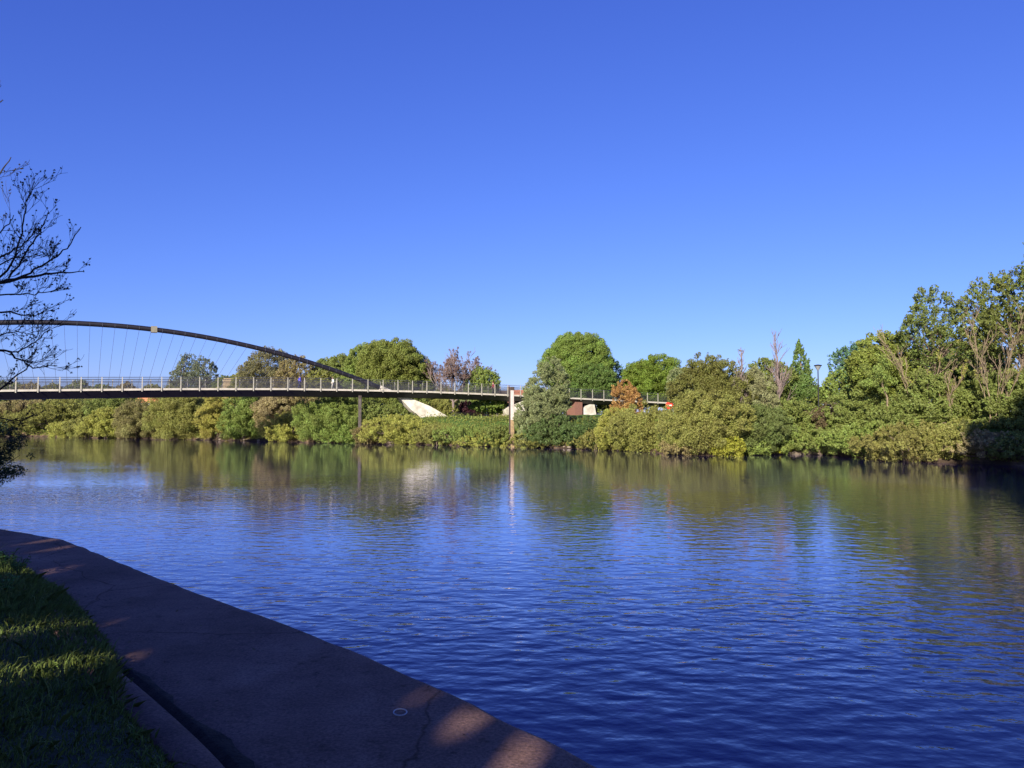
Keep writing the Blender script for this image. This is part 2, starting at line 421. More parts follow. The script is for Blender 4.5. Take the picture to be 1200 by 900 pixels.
            for i in range(14):
                a = rg.random()*2*math.pi; q = rg.integers(0, nl if nl < len(c) else len(c))
                mb.tube(curve((math.cos(a)*.12*rx, math.sin(a)*.12*ry, -.3), c[q], .1, rg, 5, .05), np.linspace(.07, .015, 5), 4, cap=False)
    elif kind == 'bare':
        r0 = max(.1, H*.022); th = H*.34
        tips = []
        mb.tube(curve((0, 0, -.4), (0, 0, th), 0, rg, 5, .01), np.linspace(r0, r0*.8, 5), 8)
        for i in range(9):
            a = 2*math.pi*i/9+rg.random()*.5; inc = .25+.75*rg.random()
            s = W/H
            grow(mb, (0, 0, th*(.7+.3*rg.random())), (math.cos(a)*inc*s*1.1, math.sin(a)*inc*s*1.1, .95), H*.38, r0*.45, 4, rg, .5, 4, .62, tips, .02, 4, .62)
        tp = np.array([t[0] for t in tips]); tp = tp[rg.random(len(tp)) < .12]
        Vl, var = leaves(tp, np.full(len(tp), .16), .9, leaf, leaf*.7, rg)
    elif kind == 'stems':
        n = max(3, int(W*1.3)); tips = []
        for i in range(n):
            a = rg.random()*2*math.pi; q = rg.random()
            d0 = (math.cos(a)*q*W/H*.5, math.sin(a)*q*W/H*.5, 1)
            grow(mb, (rg.normal()*.15, rg.normal()*.15, -.2), d0, H*(.72+.3*rg.random()), .034+.026*rg.random(), 2, rg, .35, 8, .32, tips, .014, 8, .3)
        tp = np.array([t[0] for t in tips]); tp = tp[rg.random(len(tp)) < .25]
        tp = tp[:40]; Vl, var = leaves(tp, np.full(len(tp), .12), .5, leaf, leaf*.7, rg)
    if carve is not None and var is not None:
        q = Vl.reshape(-1, 4, 3).mean(1) + np.array(loc)
        keep = np.ones(len(q), bool)
        for P0, r in carve:
            dv = q-P0; t = dv@SUN; dist = np.linalg.norm(dv-t[:, None]*SUN, axis=1)
            keep &= ~((dist < r) & (t > 0))
        Vl = Vl.reshape(-1, 4, 3)[keep].reshape(-1, 3); var = var[keep]
    nm = 'stems' if kind in ('bush', 'willow', 'mound', 'stems') else 'trunk'
    mb.build(nm, bark or BARK, root)
    o = link('crown', quads_mesh('crown', Vl, var), LEAF, root); o.color = (*color, 1)
    return root

def bankY(x):
    """depth of the waterline under photo column x"""
    xs = [p[0] for p in _bx]; ys = [p[1] for p in _bx]
    return at_z(x, float(np.interp(x, xs, ys)), 0)[1]

OL=(.185,.185,.048); YG=(.25,.25,.055); MG=(.135,.16,.04); DG=(.07,.105,.03); BG=(.135,.185,.038)
BR=(.2,.165,.07); TAN=(.25,.205,.1); GG=(.165,.185,.08); OR=(.28,.16,.055); PU=(.05,.018,.025); YE=(.26,.24,.055)
BLG=(.085,.15,.075); PALE=(.26,.26,.14); LG=(.155,.195,.045)
PL = [
 # kind, x, top y, width px, metres behind the waterline, colour, leaf, label, category, name
 ('willow', -60, 478, 110, 3, OL, .26, 'olive willow bush at the far bank, cut by the left edge of the photo', 'bush','willow_bush'),
 ('willow', 18, 484, 74, 1.6, OL, .24, 'low olive bush behind the overhanging twigs at the left edge', 'bush','willow_bush'),
 ('bush', 20, 466, 95, 12, BR, .28, 'brown tinged bush higher up the bank at the far left under the bridge', 'bush','bush'),
 ('willow', 62, 476, 70, 4, OL, .24, 'rounded olive willow bush left of the small pale low one', 'bush','willow_bush'),
 ('bush', 92, 464, 90, 11, OL, .28, 'dull green bush on the upper bank behind the small pale willow', 'bush','bush'),
 ('willow', 80, 493, 34, .7, YG, .2, 'small pale low willow at the water edge, lowest on the left bank', 'bush','willow_bush'),
 ('willow', 103, 487, 38, 1.2, OL, .22, 'small brownish olive willow right of the pale low one', 'bush','willow_bush'),
 ('willow', 127, 481, 48, 1.5, YG, .22, 'yellow green rounded willow left of the brownish one below the orange roof', 'bush','willow_bush'),
 ('bush', 140, 463, 70, 10, MG, .28, 'dark green bush on the upper bank just left of the orange roof', 'bush','bush'),
 ('willow', 163, 471, 46, 1.8, (.16,.145,.055), .22, 'brownish willow bush directly below the orange roofed house', 'bush','willow_bush'),
 ('willow', 212, 459, 62, 2.2, OL, .24, 'large smooth olive willow filling the bank right of the orange roof', 'bush','willow_bush'),
 ('willow', 256, 461, 44, 2.2, YE, .22, 'golden yellow tree sized bush on the bank under the bridge', 'bush','yellow_bush'),
 ('bush', 287, 463, 44, 2.4, LG, .24, 'fresh green bush between the golden and the tan ones', 'bush','bush'),
 ('willow', 322, 460, 50, 3.2, TAN, .22, 'tan budding bush with thin pale stems under the bridge', 'bush','budding_bush'),
 ('bush', 338, 483, 44, 1.5, YG, .22, 'low yellow green bush in front of the tan budding one', 'bush','bush'),
 ('bush', 350, 460, 56, 8, BR, .24, 'brown twiggy bush behind, below the person in blue', 'bush','bush'),
 ('willow', 388, 466, 66, 2.2, LG, .22, 'light green willow bush left of the dark post under the bridge', 'bush','willow_bush'),
 ('bush', 410, 503, 44, .2, BG, .22, 'small bright leafy shrub at the foot of the dark post', 'shrub','shrub'),
 ('bush', 432, 497, 30, .6, (.15,.12,.05), .2, 'small brown low bush right of the foot of the dark post', 'bush','bush'),
 ('bush', 446, 474, 62, 6, MG, .26, 'dark green bush behind the dark post and left of the concrete leg', 'bush','bush'),
 ('bush', 410, 460, 70, 12, MG, .26, 'green bush high on the bank behind the dark post', 'bush','bush'),
 ('willow', 466, 486, 66, .8, YG, .2, 'rounded light green willow in front of the concrete bridge leg', 'bush','willow_bush'),
 ('bush', 512, 497, 46, 1.0, OL, .2, 'low olive bush by the lower end of the concrete bridge leg', 'bush','bush'),
 ('mound', 548, 498, 60, 1.2, LG, .2, 'low green bramble mound below the orange fence', 'bush','bramble'),
 ('mound', 585, 498, 40, 1.2, MG, .2, 'low green bramble left of the tall river pile', 'bush','bramble'),
 ('mound', 570, 508, 60, .4, YG, .18, 'yellowish low growth at the water edge left of the tall river pile', 'bush','bramble'),
 ('willow', 630, 462, 46, 2.5, GG, .22, 'grey green willow immediately right of the tall river pile', 'bush','willow_bush'),
 ('willow', 642, 424, 50, 4.5, GG, .22, 'tall grey green willow in front of the big round tree', 'tree','willow_tree'),
 ('bush', 643, 488, 50, 2.0, (.08,.115,.035), .22, 'darker green skirt of bushes under the tall grey green willow', 'bush','bush'),
 ('mound', 625, 507, 50, .5, OL, .18, 'low olive growth at the waterline right of the river pile', 'bush','bramble'),
 ('bush', 690, 491, 52, 2.6, DG, .22, 'low dark green bramble below the brick pier', 'bush','bramble'),
 ('mound', 704, 502, 60, .8, (.16,.15,.04), .18, 'low yellow brown growth below the dark bramble, at the waterline', 'bush','bramble'),
 ('willow', 733, 446, 34, 5.0, OR, .2, 'orange leaved bush beside the bridge ramp', 'bush','orange_bush'),
 ('willow', 757, 477, 70, 2.4, OL, .2, 'wide olive willow in front of the orange leaved bush', 'bush','willow_bush'),
 ('willow', 728, 484, 52, 1.6, YG, .2, 'yellow green willow low down left of the wide olive one', 'bush','willow_bush'),
 ('bush', 792, 484, 48, 3.5, BG, .22, 'bright green bush just below the red round sign', 'bush','bush'),
 ('mound', 800, 512, 44, .8, BR, .18, 'brown dry growth on the bare slope below the red sign', 'bush','bramble'),
 ('willow', 832, 421, 80, 5.5, (.12,.12,.03), .22, 'brown topped willow tree left of the whitish blossoming one', 'tree','willow_tree'),
 ('willow', 826, 462, 84, 2.2, OL, .2, 'spreading olive willow over the water below the brown topped tree', 'bush','willow_bush'),
 ('willow', 872, 432, 66, 5, (.2,.2,.095), .2, 'whitish grey green blossoming willow left of the bare poplars', 'tree','blossoming_willow'),
 ('bush', 846, 440, 60, 9, MG, .24, 'green tree peeping out behind the whitish blossoming willow', 'tree','leafy_tree'),
 ('willow', 880, 470, 70, 2.6, (.11,.135,.04), .2, 'mid green willow bush under the whitish blossoming one', 'bush','willow_bush'),
 ('mound', 852, 513, 32, .7, (.22,.22,.03), .18, 'yellow flowering low shrub at the water, left one of two', 'shrub','yellow_shrub'),
 ('mound', 880, 504, 46, .9, LG, .18, 'fresh green low shrub between the two yellow flowering ones', 'shrub','shrub'),
 ('mound', 906, 516, 28, .7, (.26,.26,.02), .18, 'yellow flowering low shrub at the water, right one of two', 'shrub','yellow_shrub'),
 ('airy', 902, 420, 50, 8, MG, .26, 'mid green tree wrapped round the bare poplar tops', 'tree','leafy_tree'),
 ('spire', 938, 403, 42, 9, (.1,.15,.04), .24, 'dark green feathery pointed tree left of the street lamp', 'tree','pointed_tree'),
 ('bush', 926, 470, 66, 3.2, MG, .24, 'mid green bush at the foot of the pointed tree', 'bush','bush'),
 ('bush', 926, 500, 60, 1.4, LG, .2, 'light green low bush above the left part of the concrete edging', 'bush','bush'),
 ('bush', 972, 474, 60, 4.0, (.1,.075,.04), .22, 'brownish red twiggy bush below the street lamp', 'bush','bush'),
 ('bush', 968, 502, 62, 1.6, MG, .22, 'green bush overhanging the right part of the concrete edging', 'bush','bush'),
 ('airy', 994, 434, 56, 13, LG, .26, 'light green tree right behind the street lamp', 'tree','leafy_tree'),
 ('airy', 1001, 402, 44, 14, BLG, .26, 'bluish green airy tree top rising right of the street lamp', 'tree','leafy_tree'),
 ('bush', 1010, 458, 74, 5, MG, .24, 'green bush left of the thin leaning birch', 'bush','bush'),
 ('bush', 1008, 497, 66, 1.8, LG, .22, 'light green bush by the water left of the wide straw coloured one', 'bush','bush'),
 ('tree', 1036, 392, 70, 8, (.15,.175,.035), .26, 'yellow green tree left of the tall dark layered trees', 'tree','leafy_tree'),
 ('bush', 1050, 470, 60, 4.5, MG, .24, 'shady green bush between the birch and the pale stems', 'bush','bush'),
 ('airy', 1096, 343, 66, 9, (.11,.135,.034), .26, 'tall dark green layered tree, left of the two tallest', 'tree','layered_tree'),
 ('bush', 1090, 440, 80, 7, MG, .24, 'green undergrowth at the foot of the left tall layered tree', 'bush','bush'),
 ('willow', 1064, 499, 96, .9, (.17,.16,.045), .2, 'wide straw and green coloured bush hanging over the water', 'bush','willow_bush'),
 ('bush', 1112, 496, 56, 2.2, OL, .2, 'olive bush right of the wide straw coloured one', 'bush','bush'),
 ('airy', 1160, 326, 60, 9, (.12,.14,.036), .26, 'tall dark green layered tree, right of the two tallest', 'tree','layered_tree'),
 ('airy', 1204, 318, 66, 7, (.11,.125,.03), .26, 'olive green tree cut by the right edge of the photo', 'tree','leafy_tree'),
 ('airy', 1256, 236, 76, 6, DG, .26, 'very tall dark tree mostly beyond the right edge', 'tree','tall_tree'),
 ('bush', 1150, 446, 70, 8, MG, .24, 'green undergrowth behind the pale many stemmed tree', 'bush','bush'),
 ('bush', 1195, 430, 70, 6, MG, .24, 'green undergrowth at the right edge of the photo', 'bush','bush'),
 ('mound', 1158, 505, 70, 2.4, TAN, .2, 'dry tan growth at the foot of the pale many stemmed tree', 'bush','bramble'),
 ('mound', 1200, 508, 60, 2.2, MG, .2, 'shaded low growth in the corner at the right edge', 'bush','bramble'),
 ('bush', 1130, 500, 60, 4.5, MG, .22, 'mid green low bush left of the foot of the pale many stemmed tree', 'bush','bush'),
 ('bush', 1185, 488, 70, 4.5, MG, .22, 'low green bush right of the foot of the pale many stemmed tree', 'bush','bush'),
 ('bush', 708, 476, 60, 46, MG, .28, 'green bush beyond the bridge ramp behind the brick pier', 'bush','bush'),
 ('bush', 30, 470, 60, 22, MG, .3, 'dark green bush topmost on the far left bank', 'bush','bush'),
 # beyond the bridge
 ('tree', 572, 468, 40, 26, BG, .28, 'bright ivy green tree beyond the bridge beside the orange fence', 'tree','leafy_tree'),
 ('bush', 590, 470, 40, 30, MG, .28, 'mid green bush beyond the bridge just left of the river pile', 'bush','bush'),
 ('bush', 552, 470, 28, 36, PU, .24, 'dark purple leaved shrub behind the orange fence', 'shrub','purple_shrub'),
 ('bush', 512, 466, 44, 30, OL, .28, 'olive bush beyond the bridge behind the concrete leg', 'bush','bush'),
 ('bush', 478, 462, 46, 26, MG, .28, 'green bush beyond the bridge left of the concrete leg', 'bush','bush'),
]
SPARSE_T = [
 ('airy', 217, 419, 30, 48, (.12,.135,.08), .38, 'thin grey green tree seen between the hangers, left of a twin', 'tree'),
 ('airy', 238, 421, 28, 48, (.12,.135,.08), .38, 'thin grey green tree seen between the hangers, right of a twin', 'tree'),
 ('tree', 266, 440, 34, 45, MG, .36, 'small round green tree in front of the chimney house', 'tree'),
 ('tree', 292, 436, 40, 30, OL, .36, 'small olive tree right of the chimney house', 'tree'),
 ('airy', 315, 410, 58, 30, (.13,.12,.055), .34, 'large brownish budding tree below the falling arch', 'tree'),
 ('airy', 343, 420, 44, 28, BR, .34, 'brown budding tree right of the large brownish one', 'tree'),
 ('tree', 396, 416, 54, 36, MG, .34, 'green round tree behind the lower end of the arch', 'tree'),
 ('tree', 372, 436, 40, 30, OL, .34, 'lower olive tree behind the person in blue', 'tree'),
 ('tree', 428, 404, 48, 32, LG, .32, 'light green tree joined to the left of the big broad one', 'tree'),
 ('tree', 460, 399, 80, 28, (.14,.16,.035), .3, 'big broad green tree above the bridge between arch and bare tree', 'tree'),
 ('tree', 492, 430, 34, 30, MG, .3, 'smaller green tree at the right foot of the big broad one', 'tree'),
 ('tree', 566, 430, 32, 32, LG, .28, 'small bright green tree right of the bare purple grey one', 'tree'),
 ('tree', 676, 393, 74, 46, BG, .28, 'biggest round tree, deep bright green, right of the river pile', 'tree'),
 ('tree', 692, 426, 56, 43, (.085,.13,.03), .28, 'lower right lobe like dark green tree under the biggest round one', 'tree'),
 ('airy', 712, 418, 38, 54, BLG, .28, 'thin bluish green tree right of the biggest round one', 'tree'),
 ('tree', 769, 417, 60, 56, (.12,.165,.025), .28, 'yellowish green round tree between orange bush and willows', 'tree'),
 ('tree', 748, 440, 40, 58, MG, .28, 'dark green smaller tree left behind the yellowish green round one', 'tree'),
 ('airy', 802, 430, 36, 24, GG, .28, 'pale thin tree in the dip left of the brown topped willow', 'tree'),
 ('tree', 955, 452, 50, 26, MG, .3, 'green tree far behind the street lamp', 'tree'),
 ('tree', 1040, 430, 90, 26, MG, .3, 'green tree far behind the thin birch', 'tree'),
 ('tree', 1130, 400, 90, 24, (.06,.1,.025), .3, 'dark green tree far behind, between the two tallest', 'tree'),
 ('tree', 880, 450, 80, 26, MG, .3, 'green tree far behind the bare poplars', 'tree'),
]
def place(kind, x, ty, wpx, back, color, leaf, label, cat, name, seed, bark=None, **kw):
    if back < 3: back = back*.45-.35; wpx *= 1.1
    Y = bankY(min(x, 1200)) + back
    X = (x-600)/F*Y*1.0/ (cp - ((450-ty)/F)*sp) if False else at_Y(x, 493, Y)[0]
    z0 = float(gh(np.array([X]), np.array([Y]))[0])
    top = at_Y(x, ty, Y)[2]
    return plant(kind, name, (X, Y, z0-.1), top-z0+.1, wpx*Y/F*1.16, color, label, cat, seed, leaf=leaf, bark=bark, **kw)
for i, (k, x, ty, wp, back, c, lf, lab, cat, nm) in enumerate(PL):
    place(k, x, ty, wp, back, c, lf, lab, cat, nm, 100+i)
for i, (k, x, ty, wp, back, c, lf, lab, cat) in enumerate(SPARSE_T):
    place(k, x, ty, wp, back, c, lf, lab, cat, 'leafy_tree', 300+i)
place('bare', 531, 415, 62, 30, (.16,.1,.08), .12, 'bare purple grey twiggy tree above the orange fence', 'tree', 'bare_tree', 401, BARK_GREY)
place('stems', 1163, 388, 62, 4.2, YG, .16, 'pale many stemmed leafless tree near the right edge', 'tree', 'many_stemmed_tree', 402, BARK_PALE)
place('stems', 1076, 392, 34, 5.5, YG, .16, 'pale thin stemmed tree in front of the left tall layered tree', 'tree', 'many_stemmed_tree', 403, BARK_PALE)
place('stems', 1112, 428, 22, 5.5, YG, .16, 'pair of pale slanting stems between the two pale stemmed trees', 'tree', 'many_stemmed_tree', 404, BARK_PALE)
# leafless poplars and the leaning birch
def poplar(x, ty, back, label, seed, wid=.12):
    rg = np.random.default_rng(seed); Y = bankY(x)+back; X = at_Y(x, 493, Y)[0]; z0 = float(gh(np.array([X]), np.array([Y]))[0])
    H = at_Y(x, ty, Y)[2]-z0; root = empty('bare_poplar', (X, Y, z0), 0, label, 'tree')
    tr = MB(); tw = MB(); pts = curve((0, 0, -.3), (rg.normal()*.2, 0, H), 0, rg, 10, .008)
    tr.tube(pts, np.linspace(.17, .03, 10), 7); tips = []
    for i in range(34):
        f = .22+.76*rg.random(); q = pts[min(9, int(f*9))]; a = rg.random()*6.28
        grow(tw, q, (math.cos(a)*.55, math.sin(a)*.55, 1), H*wid*(1.3-f), .035, 1, rg, .4, 4, .4, tips, .014, 4)
    tr.build('trunk', BARK_GREY if wid > .15 else BARK_PALE, root); tw.build('twigs', BARK_GREY, root)
poplar(914, 388, 3.6, 'taller leafless poplar with fine upright twigs', 501, .22)
poplar(869, 407, 3.2, 'shorter leafless poplar beside the whitish blossoming willow', 502, .2)
def birch():
    Y = bankY(1040)+3.2; rg = np.random.default_rng(5); X = at_Y(1046, 497, Y)[0]
    z0 = float(gh(np.array([X]), np.array([Y]))[0]); top = at_Y(1034, 440, Y)
    root = empty('birch', (X, Y, z0), 0, 'thin pale birch trunk leaning left among the green bushes', 'tree')
    t = MB(); t.tube(curve((0, 0, -.2), (top[0]-X, 0, top[2]-z0), 0, rg, 7, .015), np.linspace(.1, .05, 7), 6)
    t.build('trunk', BARK_PALE, root)
    c = rg.normal(size=(26, 3))*np.array([.8, .8, .7]) + np.array([top[0]-X, 0, top[2]-z0+.2])
    Vl, var = leaves(c, .25+.2*rg.random(26), .6, .2, .14, rg)
    o = link('crown', quads_mesh('crown', Vl, var), LEAF, root); o.color = (*LG, 1)
birch()

# far tree line: several far groups of small trees beyond the fields
def far_tree(x, ty, wp, Y, c, lab, seed):
    X = at_Y(x, 493, Y)[0]; z0 = float(gh(np.array([X]), np.array([Y]))[0]); top = at_Y(x, ty, Y)[2]
    plant('tree', 'distant_tree', (X, Y, z0-.2), top-z0, wp*Y/F, c, lab, 'tree', seed, leaf=.55, crown_from=.05, group='distant trees beyond the far bank')
_ft = [(-40,440,60),(8,446,40),(36,448,34),(62,449,40),(92,446,36),(120,451,34),(148,448,34),(178,450,36),(204,446,30),(246,446,40),
       (300,448,50),(345,450,50),(395,452,50),(440,452,50),(490,452,40),(520,454,36),(548,452,36),(640,458,40),(668,458,50),(720,456,40),(800,458,50),(850,456,60),(910,456,60)]
for i, (x, ty, wp) in enumerate(_ft):
    far_tree(x, ty, wp, 185+(i*37 % 60), [GG, MG, BR, OL][i % 4], 'hazy distant tree low behind the bridge railing and bank bushes', 600+i)

# trees on the near bank behind the viewer: unseen, they shade the quay; crowns carved to let sun patches through
patches = [((62,632.5),.14),((78,642),.15),((435,777),.09),((503,811),.1),((560,838),.12),((628,878),.14),((22,739),.15),((46,786),.15),((14,666),.14)]
CV = [(at_z(x, y, ZQ+(.1 if x < 70 and y > 650 else 0)), r*1.7) for (x, y), r in patches]
near = [(-10.5,-9,13,10,'broad leafy tree on the near bank behind the viewer, nearest on the left'),
        (-15,-14,16,11,'broad leafy tree on the near bank, farther left than its neighbour'),
        (-6,-11,14,10,'broad leafy tree on the near bank directly behind the viewer'),
        (-24,-2,13,10,'broad leafy tree on the near bank beside the drooping budding tree'),
        (-1.2,-11,15,13,'broad leafy tree on the near bank to the right behind the viewer'),
        (10.5,-14,26,16.5,'very tall spreading tree on the near bank that shades the far right corner')]
for i, (x, y, H, W, lab) in enumerate(near):
    plant('tree', 'near_bank_tree', (x, y, 1.0), H, W, MG, lab, 'tree', 700+i, leaf=.62, cov=2.5, carve=CV, crown_from=.12, group='trees shading the quay')

# ------------------------------------------------------------------ undergrowth and stones along the far bank
rg = np.random.default_rng(11)
fb = np.array(FARB[2:-3]); seg = np.linalg.norm(np.diff(fb, axis=0), axis=1); cum = np.concatenate([[0], np.cumsum(seg)])
def bank_pt(s, off):
    i = np.clip(np.searchsorted(cum, s)-1, 0, len(seg)-1); f = (s-cum[i])/seg[i]
    p = fb[i]+(fb[i+1]-fb[i])*f[:, None]; t = (fb[i+1]-fb[i])/seg[i][:, None]
    return p + np.stack([-t[:, 1], t[:, 0]], 1)*off[:, None]
n = 70000
s = rg.random(n)*cum[-1]; off = .25+rg.random(n)**1.4*9
P = bank_pt(s, off); z = gh(P[:, 0], P[:, 1]); keep = (wob(P[:, 0], P[:, 1], 1.7) > -.75) | (rg.random(n) < .25)
P, z = P[keep], z[keep]; n = len(P)
hh = (.15+.35*rg.random(n))*(1+.5*wob(P[:, 0], P[:, 1], .8)).clip(.3, 2)
c = np.stack([P[:, 0], P[:, 1], z+hh*rg.random(n)], 1)
Nn = unit(rg.normal(size=(n, 3))+np.array([0, -.5, .5])); t = unit(np.cross(Nn, rg.normal(size=(n, 3)))); bt = np.cross(Nn, t)
Vq = np.stack([c-t*.13, c+bt*.06, c+t*.13, c-bt*.06], 1).reshape(-1, 3)
var = np.clip(.5+.25*wob(P[:, 0], P[:, 1], 1.1)+rg.normal(size=n)*.15, 0, 1)
o = link('undergrowth', quads_mesh('undergrowth', Vq, var), LEAF); o.color = (.13, .14, .03, 1); tag(o, 'low mixed undergrowth covering the far river bank', 'undergrowth', kind='stuff')

STONE = surf('pale_stone', (.22,.18,.14), (.2,.16,.12), 5, .9, bump=.5)
def stone_mesh(seed):
    r_ = np.random.default_rng(seed); me = bpy.data.meshes.new('stone'); import bmesh
    bm = bmesh.new(); bmesh.ops.create_icosphere(bm, subdivisions=2, radius=1)
    k = r_.normal(size=(6, 3))
    for v in bm.verts:
        d = 1+.12*sum(math.sin(2.2*float(np.dot(k[i], v.co))+i) for i in range(6))/2
        v.co = Vector((v.co.x*d, v.co.y*d*.8, v.co.z*d*.55))
    bm.to_mesh(me); bm.free(); me.materials.append(STONE); return me
sm = [stone_mesh(i) for i in range(4)]
sx_ = list(np.linspace(556, 596, 7)) + list(np.linspace(607, 705, 22)) + list(np.linspace(235, 300, 9)) + list(np.linspace(425, 480, 7))+[925,934,948,955,800,811,833]
for i, x in enumerate(sx_):
    x += rg.normal()*4; Y = bankY(x)+.1+.4*rg.random(); X = at_Y(x, 493, Y)[0]
    o = bpy.data.objects.new('stone', sm[i % 4]); col.objects.link(o); k = .1+.2*rg.random()**2
    o.location = (X, Y, .1+.05*rg.random()); o.scale = (k*1.3, k, k*.9); o.rotation_euler = (0, 0, rg.random()*6)
    tag(o, 'pale weathered stone lying at the foot of the far bank', 'stone', 'stones along the far waterline')
ce = MB()
a, b_ = at_z(898, 531, .15), at_z(962, 530.5, .15)
a, b_ = np.array([a[0], bankY(900)-.1, 0]), np.array([b_[0], bankY(962)-.1, 0])
u_ = unit(b_-a); w_ = np.array([-u_[1], u_[0], 0])
ce.box((a+b_)/2+[0, 0, .0], (np.linalg.norm(b_-a), .5, .4), u_, w_)
ce.box((a+b_)/2+w_*.12+[0, 0, .24], (np.linalg.norm(b_-a)*.98, .34, .08), u_, w_)
tag(ce.build('concrete_edging', surf('old_concrete', (.13,.1,.07), (.045,.035,.025), 1.1, .9, bump=.4)), 'low weathered concrete edging at the waterline below the bushes right of centre', 'edging')

# ------------------------------------------------------------------ footbridge
D0, AA, BB, CC = 81.0, -582.0, 19.83, .01119
def bp(n, off=0.0, z=0.0):
    X = D0/F*(AA+BB*n); Y = D0*(1+CC*n); return np.array([X+NR[0]*off, Y+NR[1]*off, z])
U = np.array([D0/F*BB, D0*CC, 0]); STEP = np.linalg.norm(U); U = U/STEP; NR = np.array([-U[1], U[0], 0])
def dz(n): return float(np.interp(n, [-17,0,8,14,18,23,27,30,36,43,52], [4.9,6.04,6.49,6.72,6.74,6.69,6.53,6.38,6.03,5.62,5.2]))
def on_plane(x, y, off):
    d = ray(x, y); P0 = bp(0, off, 0); t = np.dot(P0-C0, NR)/np.dot(d, NR); P = C0+d*t
    return (np.dot(P-P0, U)/STEP, P[2])
N0, N1 = -16, 48
WID = 4.2; AO = 2.1
bridge = empty('footbridge', bp(0, 0, 0), 0, 'long slim footbridge with one dark arch, thin hangers and pale railings over the river', 'bridge')
org = bp(0, 0, 0)
class BM(MB):
    def build(s, name, mat, parent=None, smooth=False):
        s.v = [v-org if parent is bridge or getattr(parent, 'parent', None) is bridge else v for v in s.v]
        return MB.build(s, name, mat, parent, smooth)
def loft(mb, stations, close=True):
    k = len(stations[0]); V = [p for st in stations for p in st]; Fc = []
    for i in range(len(stations)-1):
        for j in range(k if close else k-1):
            j2 = (j+1) % k; Fc.append((i*k+j, i*k+j2, (i+1)*k+j2, (i+1)*k+j))
    Fc.append(tuple(range(k))[::-1]); Fc.append(tuple((len(stations)-1)*k+j for j in range(k))); mb.add(V, Fc)
ns = np.arange(N0, N1+.01, 1)
def gdep(n): return float(np.interp(n, [0, 18, 30, 44], [.78, .74, .6, .5]))
g = BM(); loft(g, [[bp(n, .06, dz(n)-.16), bp(n, .85, dz(n)-.16-gdep(n)), bp(n, WID-.85, dz(n)-.16-gdep(n)), bp(n, WID-.06, dz(n)-.16)] for n in ns])
g.build('girder', STEEL_DK, bridge)
g = BM(); loft(g, [[bp(n, .0, dz(n)-.155), bp(n, WID, dz(n)-.155), bp(n, WID, dz(n)), bp(n, 0, dz(n))] for n in ns])
g.build('deck', DECK, bridge)
for n in ns[:-1]:
    a = n+.05; b2 = n+.95
    g = BM(); loft(g, [[bp(k, -.03, dz(k)-.17), bp(k, -.003, dz(k)-.17), bp(k, -.003, dz(k)+.05), bp(k, -.03, dz(k)+.05)] for k in (a, b2)])
    g.build('fascia_panel', FASCIA, bridge)
def railing(off, side):
    first = None
    rail = BM()
    for h, r in ((1.3, .028), (1.05, .014), (.88, .012), (.7, .012), (.52, .012), (.34, .012), (.18, .012))+tuple((q_, .006) for q_ in (.1,.14,.22,.26,.3,.38,.42,.46,.5,.56,.6,.64,.74,.78,.82,.92,.96,1.0,1.42)):
        rail.tube([bp(n, off, dz(n)+h) for n in ns], r, 4)
    ro = rail.build('railing', STEEL_LT if False else WIRE, bridge)
    proto = MB()
    proto.add(*[[(x, y, z) for z, hx, hy in ((-.3, .055, .03), (.0, .06, .03), (1.36, .04, .02)) for x, y in ((-hx, -hy), (hx, -hy), (hx, hy), (-hx, hy))],
              [(0,3,2,1),(8,9,10,11)]+[(4*i+j, 4*i+(j+1) % 4, 4*i+4+(j+1) % 4, 4*i+4+j) for i in (0, 1) for j in range(4)]])
    pm_ = proto.mesh('post'); pm_.materials.append(STEEL_LT)
    for n in ns:
        o = bpy.data.objects.new('post', pm_); col.objects.link(o); o.parent = ro
        o.location = tuple(bp(n+(.5 if side > 0 else 0), off+(.0), dz(n))-org+NR*(-.04 if side < 0 else .04)); o.rotation_euler = (0, 0, math.atan2(U[1], U[0]))
    return ro
railing(-.05, -1); railing(WID+.05, 1)
# arch (fit to the photo in the bridge's middle plane)
pxs = [(0,378.3),(42,377.7),(118,380),(180.5,386.3),(250,395.4),(290.8,406),(347.8,420.7),(377.4,429.8),(411,441),(440,451.5)]
q = np.array([on_plane(x, y, AO) for x, y in pxs]); cf = np.polyfit(q[:, 0], q[:, 1], 2)
def az(n): return float(np.polyval(cf, n))
napex = -cf[1]/(2*cf[0])
# where arch meets deck
nn = np.arange(napex, 40, .05); nr = next(n for n in nn if az(n) < dz(n)+.1); nn = np.arange(napex, -40, -.05); nl_ = next(n for n in nn if az(n) < dz(n)+.1)
print('arch apex', napex, az(napex), 'meets deck', nr, nl_)
ar = BM(); an = np.linspace(nl_-1, nr-.48, 60); ar.tube([bp(n, AO, az(n)) for n in an], .285, 12); ar.build('arch', STEEL_DK, bridge, True)
for s0, s1 in ((nr-.5, nr+1.2),):
    ar = BM(); an = np.linspace(s0, s1, 8); ar.tube([bp(n, AO, az(n)) for n in an], .33, 12); ar.build('arch_lit_foot', CONC_W, bridge, True)  # arch end coloured pale to show the light striking it
nj = on_plane(180.5, 386.3, AO)[0]
ar = BM(); ar.box(bp(nj, AO, az(nj)), (.66, .7, .72), U, NR); ar.build('arch_collar', surf('tan_collar', (.2,.18,.13), None, 3, .6), bridge)
